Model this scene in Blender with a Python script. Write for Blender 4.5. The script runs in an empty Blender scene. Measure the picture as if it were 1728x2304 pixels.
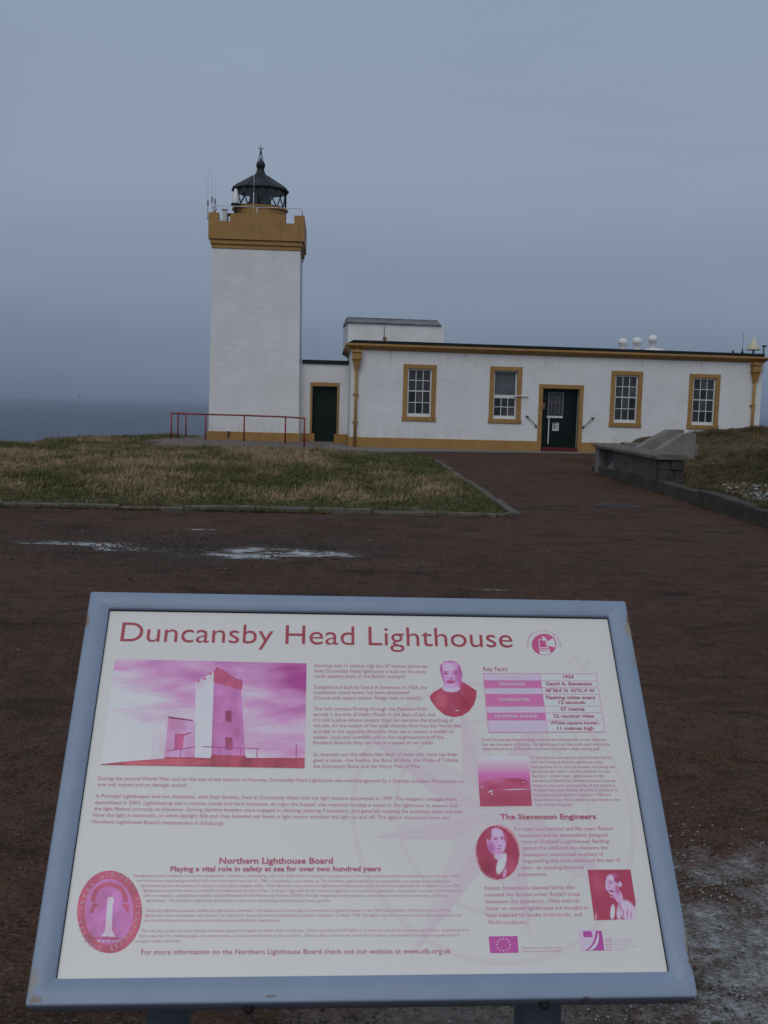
import bpy, math, random
import numpy as np
from mathutils import Matrix, Vector

scene = bpy.context.scene
COL = scene.collection
R = math.radians

# ------------------------------------------------------------------ camera
EYE = 1.55
cam_data = bpy.data.cameras.new('camera')
cam_data.sensor_fit = 'VERTICAL'
cam_data.sensor_height = 24.0
cam_data.sensor_width = 18.0
cam_data.lens = 24.0 * 2328.0 / 2304.0
cam_data.clip_start = 0.05
cam_data.clip_end = 80000.0
camera = bpy.data.objects.new('camera', cam_data)
COL.objects.link(camera)
PITCH, ROLL = 5.84, 1.55
camera.matrix_world = (Matrix.Translation((0, 0, EYE)) @ Matrix.Rotation(R(90 - PITCH), 4, 'X')
                       @ Matrix.Rotation(R(ROLL), 4, 'Z'))
scene.camera = camera

# ------------------------------------------------------------------ sky and sun (overcast)
SUN_EL, SUN_AZ = 46.0, 192.0          # azimuth clockwise from +Y: behind the camera
world = bpy.data.worlds.new('World')
scene.world = world
world.use_nodes = True
wn, wl = world.node_tree.nodes, world.node_tree.links
wn.clear()
w_out = wn.new('ShaderNodeOutputWorld')
w_bg = wn.new('ShaderNodeBackground')
w_bg.inputs['Strength'].default_value = 0.1
w_sky = wn.new('ShaderNodeTexSky')
w_sky.sky_type = 'NISHITA'
w_sky.sun_disc = False
w_sky.sun_elevation = R(SUN_EL)
w_sky.sun_rotation = R(SUN_AZ)
w_sky.altitude = 70
w_sky.air_density = 1.0
w_sky.dust_density = 3.0
w_tc = wn.new('ShaderNodeTexCoord')
w_sep = wn.new('ShaderNodeSeparateXYZ')
wl.new(w_tc.outputs['Generated'], w_sep.inputs[0])
w_ramp = wn.new('ShaderNodeValToRGB')
w_ramp.color_ramp.interpolation = 'EASE'
GRAD = [(0.0, (.130, .176, .262)), (0.04, (.158, .206, .294)), (0.11, (.206, .255, .347)), (0.21, (.262, .316, .410)),
        (0.34, (.266, .331, .440)), (0.7, (.27, .336, .445)), (1.0, (.274, .341, .45))]
els = w_ramp.color_ramp.elements
while len(els) < len(GRAD):
    els.new(0.5)
for e, (p, c) in zip(els, GRAD):
    e.position = p
    e.color = (c[0], c[1], c[2], 1)
wl.new(w_sep.outputs['Z'], w_ramp.inputs[0])
# faint cloud streaks
w_map = wn.new('ShaderNodeMapping')
w_map.inputs['Scale'].default_value = (1.2, 1.2, 4.0)
wl.new(w_tc.outputs['Generated'], w_map.inputs[0])
w_noise = wn.new('ShaderNodeTexNoise')
w_noise.inputs['Scale'].default_value = 1.7
w_noise.inputs['Detail'].default_value = 5
w_noise.inputs['Roughness'].default_value = 0.45
w_noise.inputs['Distortion'].default_value = 0.6
wl.new(w_map.outputs[0], w_noise.inputs[0])
w_mr = wn.new('ShaderNodeMapRange')
w_mr.inputs[1].default_value = 0.3
w_mr.inputs[2].default_value = 0.7
w_mr.inputs[3].default_value = 9.75
w_mr.inputs[4].default_value = 10.7
wl.new(w_noise.outputs['Fac'], w_mr.inputs[0])
w_mul = wn.new('ShaderNodeVectorMath')
w_mul.operation = 'SCALE'
wl.new(w_ramp.outputs[0], w_mul.inputs[0])
wl.new(w_mr.outputs[0], w_mul.inputs['Scale'])
w_mix = wn.new('ShaderNodeMix')
w_mix.data_type = 'RGBA'
w_mix.inputs[0].default_value = 0.06          # a little clear-sky light through the cloud
wl.new(w_mul.outputs[0], w_mix.inputs[6])
wl.new(w_sky.outputs[0], w_mix.inputs[7])
wl.new(w_mix.outputs[2], w_bg.inputs['Color'])
wl.new(w_bg.outputs[0], w_out.inputs['Surface'])

sun_data = bpy.data.lights.new('sun', 'SUN')
sun_data.energy = 0.8
sun_data.angle = R(40)
sun_data.color = (1.0, 0.96, 0.90)
sun = bpy.data.objects.new('sun', sun_data)
COL.objects.link(sun)
sd = Vector((math.sin(R(SUN_AZ)) * math.cos(R(SUN_EL)), math.cos(R(SUN_AZ)) * math.cos(R(SUN_EL)), math.sin(R(SUN_EL))))
sun.rotation_euler = sd.to_track_quat('Z', 'Y').to_euler()
sun.location = (0, -20, 40)

scene.view_settings.view_transform = 'Standard'
scene.view_settings.look = 'None'
scene.view_settings.gamma = 1.0
scene.view_settings.exposure = 0.0
scene.view_settings.use_curve_mapping = False
scene.cycles.max_bounces = 6
scene.cycles.volume_bounces = 0

# ------------------------------------------------------------------ helpers
rnd = random.Random(7)
nrng = np.random.default_rng(11)


def lin(c):
    c = c / 255.0
    return c / 12.92 if c <= 0.04045 else ((c + 0.055) / 1.055) ** 2.4


class MB:
    """collects faces of one mesh"""

    def __init__(self):
        self.v, self.f, self.m, self.smooth = [], [], [], []

    def add(self, verts, faces, m=0, smooth=False, mat=None):
        o = len(self.v)
        if mat is not None:
            verts = [tuple(mat @ Vector(p)) for p in verts]
        self.v += [tuple(p) for p in verts]
        for f in faces:
            self.f.append(tuple(i + o for i in f))
            self.m.append(m)
            self.smooth.append(smooth)
        return self

    def box(self, x0, x1, y0, y1, z0, z1, b=0.0, m=0, mat=None):
        if b <= 0:
            vs = [(x, y, z) for x in (x0, x1) for y in (y0, y1) for z in (z0, z1)]
            fs = [(0, 1, 3, 2), (4, 6, 7, 5), (0, 4, 5, 1), (2, 3, 7, 6), (0, 2, 6, 4), (1, 5, 7, 3)]
            return self.add(vs, fs, m, False, mat)
        # chamfered box
        vs, idx = [], {}
        for ix, x in enumerate((x0, x1)):
            for iy, y in enumerate((y0, y1)):
                for iz, z in enumerate((z0, z1)):
                    sx, sy, sz = (1, -1)[ix], (1, -1)[iy], (1, -1)[iz]
                    idx[ix, iy, iz] = len(vs)
                    vs += [(x, y + sy * b, z + sz * b), (x + sx * b, y, z + sz * b), (x + sx * b, y + sy * b, z)]
        I = lambda a, c, d, k: idx[a, c, d] + k
        fs = []
        for a in (0, 1):
            q = [I(a, 0, 0, 0), I(a, 0, 1, 0), I(a, 1, 1, 0), I(a, 1, 0, 0)]
            fs.append(q if a == 0 else q[::-1])
            q = [I(0, a, 0, 1), I(1, a, 0, 1), I(1, a, 1, 1), I(0, a, 1, 1)]
            fs.append(q if a == 0 else q[::-1])
            q = [I(0, 0, a, 2), I(0, 1, a, 2), I(1, 1, a, 2), I(1, 0, a, 2)]
            fs.append(q if a == 0 else q[::-1])
        for a in (0, 1):
            for c in (0, 1):
                fs.append([I(a, c, 0, 0), I(a, c, 1, 0), I(a, c, 1, 1), I(a, c, 0, 1)])
                fs.append([I(a, 0, c, 0), I(a, 1, c, 0), I(a, 1, c, 2), I(a, 0, c, 2)])
                fs.append([I(0, a, c, 1), I(1, a, c, 1), I(1, a, c, 2), I(0, a, c, 2)])
                for d in (0, 1):
                    fs.append([I(a, c, d, 0), I(a, c, d, 1), I(a, c, d, 2)])
        return self.add(vs, fs, m, False, mat)

    def prism(self, poly, axis, a, b, m=0, mat=None, smooth=False):
        """poly: 2-D points, extruded along axis ('x','y','z') from a to b"""
        n = len(poly)

        def P(p, t):
            return {'x': (t, p[0], p[1]), 'y': (p[0], t, p[1]), 'z': (p[0], p[1], t)}[axis]
        vs = [P(p, a) for p in poly] + [P(p, b) for p in poly]
        fs = [tuple(range(n))[::-1], tuple(range(n, 2 * n))]
        fs += [(i, (i + 1) % n, n + (i + 1) % n, n + i) for i in range(n)]
        return self.add(vs, fs, m, smooth, mat)

    def lathe(self, prof, c=(0, 0, 0), n=24, m=0, smooth=True, mat=None, caps=True):
        vs, fs = [], []
        for r, z in prof:
            for k in range(n):
                a = 2 * math.pi * k / n
                vs.append((c[0] + r * math.cos(a), c[1] + r * math.sin(a), c[2] + z))
        for i in range(len(prof) - 1):
            for k in range(n):
                k2 = (k + 1) % n
                fs.append((i * n + k, i * n + k2, (i + 1) * n + k2, (i + 1) * n + k))
        self.add(vs, fs, m, smooth, mat)
        if caps:
            for i, rev in ((0, True), (len(prof) - 1, False)):
                if prof[i][0] > 1e-4:
                    ring = vs[i * n:(i + 1) * n]
                    self.add(ring, [tuple(range(n))[::-1] if rev else tuple(range(n))], m, False, mat)
        return self

    def tube(self, pts, r, n=8, m=0, mat=None, r2=None):
        pts = [Vector(p) for p in pts]
        vs, fs = [], []
        for i, p in enumerate(pts):
            d = (pts[min(i + 1, len(pts) - 1)] - pts[max(i - 1, 0)]).normalized()
            u = d.orthogonal().normalized() if i == 0 else (u - d * u.dot(d)).normalized()
            w = d.cross(u)
            rr = r if r2 is None else r + (r2 - r) * i / (len(pts) - 1)
            for k in range(n):
                a = 2 * math.pi * k / n
                vs.append(tuple(p + (u * math.cos(a) + w * math.sin(a)) * rr))
        for i in range(len(pts) - 1):
            for k in range(n):
                k2 = (k + 1) % n
                fs.append((i * n + k, i * n + k2, (i + 1) * n + k2, (i + 1) * n + k))
        fs.append(tuple(range(n))[::-1])
        fs.append(tuple(range((len(pts) - 1) * n, len(pts) * n)))
        return self.add(vs, fs, m, True, mat)

    def mesh(self, name, mats):
        me = bpy.data.meshes.new(name)
        me.from_pydata(self.v, [], self.f)
        for mt in (mats if isinstance(mats, (list, tuple)) else [mats]):
            me.materials.append(mt)
        me.polygons.foreach_set('material_index', self.m)
        me.polygons.foreach_set('use_smooth', self.smooth)
        me.validate()
        me.update()
        return me

    def build(self, name, mats, parent=None, normals=True):
        me = self.mesh(name, mats)
        if normals:
            import bmesh
            bm = bmesh.new()
            bm.from_mesh(me)
            bmesh.ops.recalc_face_normals(bm, faces=bm.faces)
            bm.to_mesh(me)
            bm.free()
        o = bpy.data.objects.new(name, me)
        COL.objects.link(o)
        if parent is not None:
            o.parent = parent
        return o


def tag(o, label=None, cat=None, group=None, kind=None):
    if label:
        o['label'] = label
    if cat:
        o['category'] = cat
    if group:
        o['group'] = group
    if kind:
        o['kind'] = kind
    return o


def empty(name, loc=(0, 0, 0), rz=0.0, parent=None):
    o = bpy.data.objects.new(name, None)
    o.empty_display_size = 0.2
    COL.objects.link(o)
    o.location = loc
    o.rotation_euler = (0, 0, rz)
    if parent is not None:
        o.parent = parent
    return o


def mesh_obj(name, verts, faces, mat, parent=None, smooth=False):
    """numpy arrays -> one mesh (all faces with the same corner count)"""
    me = bpy.data.meshes.new(name)
    verts = np.asarray(verts, dtype=np.float32)
    faces = np.asarray(faces, dtype=np.int32)
    k = faces.shape[1]
    me.vertices.add(len(verts))
    me.vertices.foreach_set('co', verts.ravel())
    me.loops.add(faces.size)
    me.loops.foreach_set('vertex_index', faces.ravel())
    me.polygons.add(len(faces))
    me.polygons.foreach_set('loop_start', np.arange(0, faces.size, k, dtype=np.int32))
    me.polygons.foreach_set('loop_total', np.full(len(faces), k, dtype=np.int32))
    if smooth:
        me.polygons.foreach_set('use_smooth', np.ones(len(faces), dtype=bool))
    me.update(calc_edges=True)
    me.validate()
    me.materials.append(mat)
    o = bpy.data.objects.new(name, me)
    COL.objects.link(o)
    if parent is not None:
        o.parent = parent
    return o


def vnoise(x, y, seed=0):
    """smooth value noise, -1..1"""
    x = np.asarray(x, dtype=np.float64)
    y = np.asarray(y, dtype=np.float64)
    xi, yi = np.floor(x).astype(np.int64), np.floor(y).astype(np.int64)
    fx, fy = x - xi, y - yi
    fx, fy = fx * fx * (3 - 2 * fx), fy * fy * (3 - 2 * fy)

    def hsh(a, b):
        n = (a * 374761393 + b * 668265263 + seed * 974711) & 0x7fffffff
        n = ((n ^ (n >> 13)) * 1274126177) & 0x7fffffff
        n = n ^ (n >> 16)
        return (n % 100003) / 50001.5 - 1.0
    a, b, c, d = hsh(xi, yi), hsh(xi + 1, yi), hsh(xi, yi + 1), hsh(xi + 1, yi + 1)
    return (a * (1 - fx) + b * fx) * (1 - fy) + (c * (1 - fx) + d * fx) * fy


def fbm(x, y, o=4, seed=0, g=0.5):
    s, amp, t = 0, 1.0, 0
    for i in range(o):
        s = s + amp * vnoise(x * 2 ** i + 17.3 * i, y * 2 ** i - 9.1 * i, seed + i)
        t += amp
        amp *= g
    return s / t


def sstep(a, b, x):
    t = np.clip((x - a) / (b - a), 0, 1)
    return t * t * (3 - 2 * t)


# ------------------------------------------------------------------ materials
class NT:
    def __init__(self, name, rough=0.8, spec=0.3, metal=0.0):
        self.mat = bpy.data.materials.new(name)
        self.mat.use_nodes = True
        self.n, self.l = self.mat.node_tree.nodes, self.mat.node_tree.links
        self.b = self.n['Principled BSDF']
        self.b.inputs['Roughness'].default_value = rough
        self.b.inputs['Specular IOR Level'].default_value = spec
        self.b.inputs['Metallic'].default_value = metal
        self.tc = self.n.new('ShaderNodeTexCoord')

    def coord(self, which='Object', scale=(1, 1, 1), loc=(0, 0, 0)):
        m = self.n.new('ShaderNodeMapping')
        m.inputs['Scale'].default_value = scale
        m.inputs['Location'].default_value = loc
        self.l.new(self.tc.outputs[which], m.inputs[0])
        return m.outputs[0]

    def pos(self, scale=(1, 1, 1)):
        g = self.n.new('ShaderNodeNewGeometry')
        m = self.n.new('ShaderNodeMapping')
        m.inputs['Scale'].default_value = scale
        self.l.new(g.outputs['Position'], m.inputs[0])
        return m.outputs[0]

    def noise(self, vec, scale, detail=4, rough=0.55, dist=0.0):
        t = self.n.new('ShaderNodeTexNoise')
        t.inputs['Scale'].default_value = scale
        t.inputs['Detail'].default_value = detail
        t.inputs['Roughness'].default_value = rough
        t.inputs['Distortion'].default_value = dist
        self.l.new(vec, t.inputs['Vector'])
        return t.outputs['Fac']

    def vor(self, vec, scale, feature='F1', out='Distance'):
        t = self.n.new('ShaderNodeTexVoronoi')
        t.feature = feature
        t.inputs['Scale'].default_value = scale
        self.l.new(vec, t.inputs['Vector'])
        return t.outputs[out]

    def rng(self, x, a, b, c=0.0, d=1.0):
        t = self.n.new('ShaderNodeMapRange')
        for i, v in enumerate((a, b, c, d)):
            t.inputs[i + 1].default_value = v
        self.l.new(x, t.inputs[0])
        return t.outputs[0]

    def math(self, op, a, b=None):
        t = self.n.new('ShaderNodeMath')
        t.operation = op
        for i, v in enumerate((a, b)):
            if v is None:
                continue
            if isinstance(v, (int, float)):
                t.inputs[i].default_value = v
            else:
                self.l.new(v, t.inputs[i])
        return t.outputs[0]

    def sep(self, vec):
        t = self.n.new('ShaderNodeSeparateXYZ')
        self.l.new(vec, t.inputs[0])
        return t.outputs

    def mix(self, fac, a, b):
        t = self.n.new('ShaderNodeMix')
        t.data_type = 'RGBA'
        t.clamp_factor = True
        for i, v in ((0, fac), (6, a), (7, b)):
            if isinstance(v, (int, float)):
                t.inputs[i].default_value = v
            elif isinstance(v, (tuple, list)):
                t.inputs[i].default_value = (v[0], v[1], v[2], 1)
            else:
                self.l.new(v, t.inputs[i])
        return t.outputs[2]

    def color(self, c):
        if isinstance(c, (tuple, list)):
            self.b.inputs['Base Color'].default_value = (c[0], c[1], c[2], 1)
        else:
            self.l.new(c, self.b.inputs['Base Color'])
        return self

    def rough(self, x):
        self.l.new(x, self.b.inputs['Roughness'])
        return self

    def bump(self, h, strength=0.3, dist=0.01):
        t = self.n.new('ShaderNodeBump')
        t.inputs['Strength'].default_value = strength
        t.inputs['Distance'].default_value = dist
        self.l.new(h, t.inputs['Height'])
        self.l.new(t.outputs[0], self.b.inputs['Normal'])
        return self


def speckle(name, c1, c2, scale=6.0, rough=0.8, spec=0.3, bump=0.0, bscale=60.0, bdist=0.01, lo=0.35, hi=0.65, metal=0.0, world=False, detail=5):
    t = NT(name, rough, spec, metal)
    v = t.pos() if world else t.coord()
    t.color(t.mix(t.rng(t.noise(v, scale, detail), lo, hi), c1, c2))
    if bump:
        t.bump(t.noise(v, bscale, 4, 0.6), bump, bdist)
    return t.mat


def make_harling(name, eaves):
    t = NT(name, 0.85, 0.25)
    v = t.coord()
    base = t.mix(t.rng(t.noise(v, 1.1, 6, 0.6), 0.35, 0.7), (.80, .80, .80), (.70, .705, .70))
    base = t.mix(t.rng(t.noise(v, 26, 3), 0.55, 0.8, 0, 0.35), base, (.60, .61, .60))
    # rusty runs below the eaves
    s = t.sep(v)
    runs = t.rng(t.noise(t.coord(scale=(5.5, 5.5, 0.5)), 1.0, 4, 0.65), 0.55, 0.74)
    band = t.rng(s[2], 2.75, 3.6)
    base = t.mix(t.math('MULTIPLY', t.math('MULTIPLY', runs, band), 0.75 if eaves else 0.0), base, (.44, .31, .16))
    # green-grey dirt low down
    low = t.math('MULTIPLY', t.rng(s[2], 0.95, 0.35), t.rng(t.noise(t.coord(scale=(3, 3, 1)), 1.5, 5), 0.42, 0.7))
    base = t.mix(t.math('MULTIPLY', low, 0.35), base, (.42, .44, .36))
    t.color(base)
    h = t.math('ADD', t.noise(v, 30, 3, 0.6), t.math('MULTIPLY', t.noise(v, 7, 3), 1.2))
    t.bump(h, 0.55, 0.028)
    return t.mat


def make_ochre():
    t = NT('ochre_paint', 0.6, 0.35)
    v = t.coord()
    c = t.mix(t.rng(t.noise(v, 2.2, 6, 0.6), 0.35, 0.7), (.40, .228, .072), (.33, .182, .058))
    streak = t.rng(t.noise(t.coord(scale=(6, 6, 0.7)), 1.0, 5, 0.65), 0.58, 0.75)
    c = t.mix(t.math('MULTIPLY', streak, 0.5), c, (.17, .10, .045))
    t.color(c)
    t.bump(t.noise(v, 45, 3), 0.35, 0.012)
    return t.mat


def make_forecourt():
    t = NT('red_chip_tarmac', 0.95, 0.06)
    v = t.pos()
    c = t.mix(t.rng(t.noise(v, 0.55, 6, 0.6), 0.32, 0.68), (.138, .070, .045), (.096, .054, .038))
    c = t.mix(t.rng(t.noise(v, 7.0, 5, 0.6), 0.35, 0.75, 0, .8), c, (.055, .034, .025))
    c = t.mix(t.rng(t.noise(t.pos((.6, 1.2, 1)), 0.9, 5, 0.6), 0.5, 0.72, 0, .5), c, (.115, .082, .062))
    # darker worn patches where the chips have gone and the old tar shows
    worn = t.rng(t.noise(t.pos((0.75, 1.25, 1)), 1.3, 7, 0.70, 0.5), 0.53, 0.66)
    c = t.mix(t.math('MULTIPLY', worn, 0.75), c, (.026, .021, .018))
    worn2 = t.rng(t.noise(t.pos((1.3, 2.0, 1)), 2.6, 7, 0.72, 0.3), 0.55, 0.66)
    c = t.mix(t.math('MULTIPLY', worn2, 0.6), c, (.022, .019, .018))
    moss = t.rng(t.noise(t.pos((0.8, 1.7, 1)), 1.9, 6, 0.68), 0.60, 0.70)
    c = t.mix(t.math('MULTIPLY', moss, 0.6), c, (.040, .038, .014))
    # pebbly grey ground left of the middle, round the lime marks
    s0 = t.sep(v)
    ex = t.math('MULTIPLY', t.math('ADD', s0[0], 1.9), .42)
    ey = t.math('MULTIPLY', t.math('SUBTRACT', s0[1], 10.9), .75)
    ed = t.math('SQRT', t.math('ADD', t.math('MULTIPLY', ex, ex), t.math('MULTIPLY', ey, ey)))
    peb = t.rng(t.math('ADD', ed, t.math('MULTIPLY', t.math('SUBTRACT', t.noise(v, 1.3, 6, .7), .5), 1.6)), 1.0, .45)
    c = t.mix(t.math('MULTIPLY', peb, t.rng(t.noise(v, 11, 5, .7), .35, .6, .2, .95)), c, t.mix(t.rng(t.noise(v, 19, 4, .7), .4, .6), (.022, .020, .018), (.088, .076, .066)))
    # chips
    cell = t.vor(v, 85, 'F1', 'Color')
    chip = t.rng(t.sep(cell)[0], 0.0, 1.0)
    c = t.mix(t.rng(chip, 0.88, 0.99, 0, 0.5), c, (.15, .125, .11))
    c = t.mix(t.rng(chip, 0.22, 0.02, 0, 0.6), c, (.02, .016, .015))
    # lime-pale bare patch where the surface has gone, right of the sign
    s = t.sep(v)
    dx = t.math('MULTIPLY', t.math('SUBTRACT', s[0], 1.62), 1.0)
    dy = t.math('MULTIPLY', t.math('SUBTRACT', s[1], 2.72), 1.15)
    d = t.math('SQRT', t.math('ADD', t.math('MULTIPLY', dx, dx), t.math('MULTIPLY', dy, dy)))
    edge = t.math('ADD', d, t.math('MULTIPLY', t.math('SUBTRACT', t.noise(v, 3.4, 8, 0.74, .4), 0.5), 2.4))
    pale = t.rng(edge, 1.05, 0.55)
    grain = t.rng(t.noise(v, 30, 6, 0.72), 0.34, 0.60)
    pc = t.mix(grain, (.14, .125, .107), (.40, .405, .40))
    c = t.mix(t.math('MULTIPLY', pale, t.rng(t.noise(v, 8, 7, 0.75), 0.38, 0.56, 0.16, 1.0)), c, pc)
    dx2 = t.math('MULTIPLY', t.math('SUBTRACT', s[0], 0.25), 1.2)
    dy2 = t.math('SUBTRACT', s[1], 2.45)
    d2 = t.math('SQRT', t.math('ADD', t.math('MULTIPLY', dx2, dx2), t.math('MULTIPLY', dy2, dy2)))
    pale2 = t.rng(t.math('ADD', d2, t.math('MULTIPLY', t.math('SUBTRACT', t.noise(v, 4.2, 6, 0.65), 0.5), 1.3)), 0.6, 0.2)
    c = t.mix(t.math('MULTIPLY', pale2, 0.7), c, t.mix(grain, (.10, .088, .068), (.26, .245, .21)))
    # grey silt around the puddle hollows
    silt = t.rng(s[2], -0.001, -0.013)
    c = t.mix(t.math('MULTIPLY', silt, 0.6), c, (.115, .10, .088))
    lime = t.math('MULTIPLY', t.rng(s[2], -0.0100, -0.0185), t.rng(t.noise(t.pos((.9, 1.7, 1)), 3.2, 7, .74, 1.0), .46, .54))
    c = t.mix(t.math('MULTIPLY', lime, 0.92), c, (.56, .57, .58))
    t.color(c)
    h = t.math('ADD', t.math('MULTIPLY', t.vor(v, 70), 0.6), t.math('ADD', t.noise(v, 24, 5, 0.7), t.math('MULTIPLY', t.noise(v, 5, 4), 2.0)))
    t.bump(h, 1.0, 0.018)
    t.rough(t.rng(t.noise(v, 3, 4), 0.3, 0.7, 0.72, 0.95))
    return t.mat


def make_turf():
    t = NT('turf_soil', 0.95, 0.1)
    v = t.pos()
    c = t.mix(t.rng(t.noise(v, 0.9, 6, 0.6), 0.38, 0.62), (.08, .08, .035), (.16, .125, .075))
    c = t.mix(t.rng(t.noise(v, 9, 5, 0.6), 0.4, 0.7), c, (.04, .037, .02))
    t.color(c)
    t.bump(t.noise(v, 14, 5, 0.7), 0.8, 0.06)
    return t.mat


def make_grass(name, green, straw, bias):
    t = NT(name, 0.8, 0.15)
    a = t.n.new('ShaderNodeAttribute')
    a.attribute_name = 'tint'
    k = t.math('ADD', a.outputs['Fac'], bias)
    c = t.mix(t.rng(k, 0.25, 0.85), green, straw)
    c = t.mix(t.rng(k, 0.72, 0.98), c, (straw[0] * 1.18, straw[1] * 1.18, straw[2] * 1.15))
    t.color(c)
    return t.mat


def make_concrete(name, a, b, moss=0.0, scale=2.5):
    t = NT(name, 0.9, 0.2)
    v = t.coord()
    c = t.mix(t.rng(t.noise(v, scale, 7, 0.65), 0.33, 0.68), a, b)
    c = t.mix(t.rng(t.noise(v, scale * 9, 4, 0.6), 0.55, 0.75, 0, 0.5), c, (a[0] * .45, a[1] * .45, a[2] * .42))
    if moss:
        c = t.mix(t.math('MULTIPLY', t.rng(t.noise(v, scale * 1.7, 6, 0.7), 0.52, 0.66), moss), c, (.045, .045, .03))
    lich = t.rng(t.vor(v, scale * 8), 0.16, 0.06)
    c = t.mix(t.math('MULTIPLY', t.math('MULTIPLY', lich, t.rng(t.noise(v, scale * 2, 3), .55, .7)), 0.5), c, (.36, .36, .33))
    t.color(c)
    t.bump(t.math('ADD', t.noise(v, 50, 4, 0.65), t.math('MULTIPLY', t.noise(v, 9, 4), 1.5)), 0.6, 0.02)
    return t.mat


def make_sea():
    t = NT('sea_water', 0.22, 0.5)
    v = t.pos((1, 1, 0.0))
    foam_n = t.noise(t.pos((0.02, 0.006, 0)), 1.0, 5, 0.62)
    foam = t.math('MULTIPLY', t.rng(foam_n, 0.60, 0.68), t.rng(t.noise(t.pos((0.10, 0.03, 0)), 1.0, 4, 0.7), 0.46, 0.58))
    c = t.mix(t.rng(t.noise(t.pos((0.004, 0.002, 0)), 1.0, 5), 0.35, 0.65), (.010, .030, .058), (.020, .044, .076))
    c = t.mix(t.math('MULTIPLY', foam, 0.8), c, (.55, .6, .63))
    t.color(c)
    h = t.math('ADD', t.noise(t.pos((0.05, 0.02, 0)), 1.0, 6, 0.7), t.math('MULTIPLY', t.noise(t.pos((.3, .12, 0)), 1.0, 4, .7), .25))
    t.bump(h, 0.9, 9.0)
    t.b.inputs['Roughness'].default_value = 0.38
    return t.mat


def make_sign_paint():
    t = NT('blue_grey_sign_paint', 0.42, 0.4)
    v = t.coord()
    c = t.mix(t.rng(t.noise(v, 9, 5, 0.6), 0.35, 0.7), (.262, .33, .435), (.228, .295, .395))
    s = t.sep(v)
    # chipped, rusty spots at the corners and along the edges
    for px_, py_, rx_, ry_, cc, k_ in ((.4575, .262, .012, .030, (.34, .27, .15), .9), (.4590, .282, .008, .016, (.20, .07, .02), 1.0), (.4570, .205, .007, .020, (.30, .23, .14), .7),
                                       (.4590, -.255, .008, .045, (.26, .20, .13), .9), (.4590, -.270, .006, .028, (.08, .035, .02), 1.0), (-.4590, .262, .007, .016, (.24, .11, .05), .9),
                                       (-.4560, -.290, .010, .025, (.30, .26, .20), .8), (-.4490, -.313, .012, .006, (.22, .14, .08), .9), (-.135, -.3115, .010, .0025, (.14, .08, .05), .8),
                                       (.30, -.319, .006, .003, (.10, .08, .08), .8)):
        ax_ = t.math('MULTIPLY', t.math('SUBTRACT', s[0], px_), 1 / rx_)
        ay_ = t.math('MULTIPLY', t.math('SUBTRACT', s[1], py_), 1 / ry_)
        dd_ = t.math('SQRT', t.math('ADD', t.math('MULTIPLY', ax_, ax_), t.math('MULTIPLY', ay_, ay_)))
        dd_ = t.math('ADD', dd_, t.math('MULTIPLY', t.math('SUBTRACT', t.noise(v, 130, 4, .7), .5), 2.2))
        c = t.mix(t.math('MULTIPLY', t.rng(dd_, .85, .55), k_ * .8), c, cc)
    grime = t.rng(t.noise(v, 6, 6, .7), .5, .75, 0, .22)
    c = t.mix(grime, c, (.16, .185, .22))
    c = t.mix(t.rng(t.noise(v, 300, 2), .70, .78, 0, .35), c, (.42, .46, .52))
    t.color(c)
    t.bump(t.noise(v, 160, 3), 0.08, 0.002)
    return t.mat


def make_glass_pane(name, c, rough=0.12):
    t = NT(name, rough, 0.5)
    v = t.coord()
    t.color(t.mix(t.rng(t.noise(v, 1.3, 3), 0.35, 0.65), c, (c[0] * .55, c[1] * .55, c[2] * .55)))
    t.bump(t.noise(v, 3.0, 2), 0.05, 0.02)
    return t.mat


def make_clear_glass():
    m = bpy.data.materials.new('lantern_glass')
    m.use_nodes = True
    n, l = m.node_tree.nodes, m.node_tree.links
    n.clear()
    out = n.new('ShaderNodeOutputMaterial')
    mx = n.new('ShaderNodeMixShader')
    tr = n.new('ShaderNodeBsdfTransparent')
    tr.inputs[0].default_value = (.93, .95, .96, 1)
    gl = n.new('ShaderNodeBsdfGlossy')
    gl.inputs['Roughness'].default_value = 0.05
    mx.inputs[0].default_value = 0.07
    l.new(tr.outputs[0], mx.inputs[1])
    l.new(gl.outputs[0], mx.inputs[2])
    l.new(mx.outputs[0], out.inputs[0])
    return m


M = {}
M['harl'] = make_harling('white_harling', True)
M['harl_tower'] = make_harling('white_tower_harling', False)
M['ochre'] = make_ochre()
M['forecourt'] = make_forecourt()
M['turf'] = make_turf()
M['grass'] = make_grass('rough_grass', (.108, .112, .040), (.335, .245, .150), 0.0)
M['grass_mound'] = make_grass('short_mound_grass', (.066, .062, .026), (.195, .130, .074), 0.0)
M['sea'] = make_sea()
M['black'] = speckle('black_lantern_paint', (.010, .010, .012), (.022, .022, .025), 5, 0.5, 0.4, 0.2, 40)
M['slate'] = speckle('dark_roof_edge', (.008, .012, .012), (.018, .022, .021), 3, 0.75, 0.3, 0.3, 40)
M['lead'] = speckle('grey_lead_roof', (.13, .125, .13), (.19, .185, .19), 3, 0.6, 0.4, 0.3, 25)
M['white'] = speckle('white_gloss_paint', (.74, .74, .73), (.66, .66, .64), 5, 0.45, 0.4, 0.1, 60)
M['whiteroof'] = speckle('white_roof_paint', (.82, .82, .81), (.74, .735, .70), 2, 0.6, 0.3, 0.2, 30)
M['cream'] = speckle('cream_plastic', (.62, .57, .42), (.55, .50, .36), 4, 0.5)
M['door'] = speckle('dark_green_door_paint', (.003, .009, .008), (.006, .014, .011), 3, 0.4, 0.3, 0.1, 30)
M['step'] = speckle('red_step_paint', (.14, .018, .022), (.09, .016, .018), 4, 0.7, 0.3, 0.3, 50)
M['redrail'] = speckle('red_rail_paint', (.34, .045, .04), (.22, .04, .032), 7, 0.5, 0.4, 0.2, 60)
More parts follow.
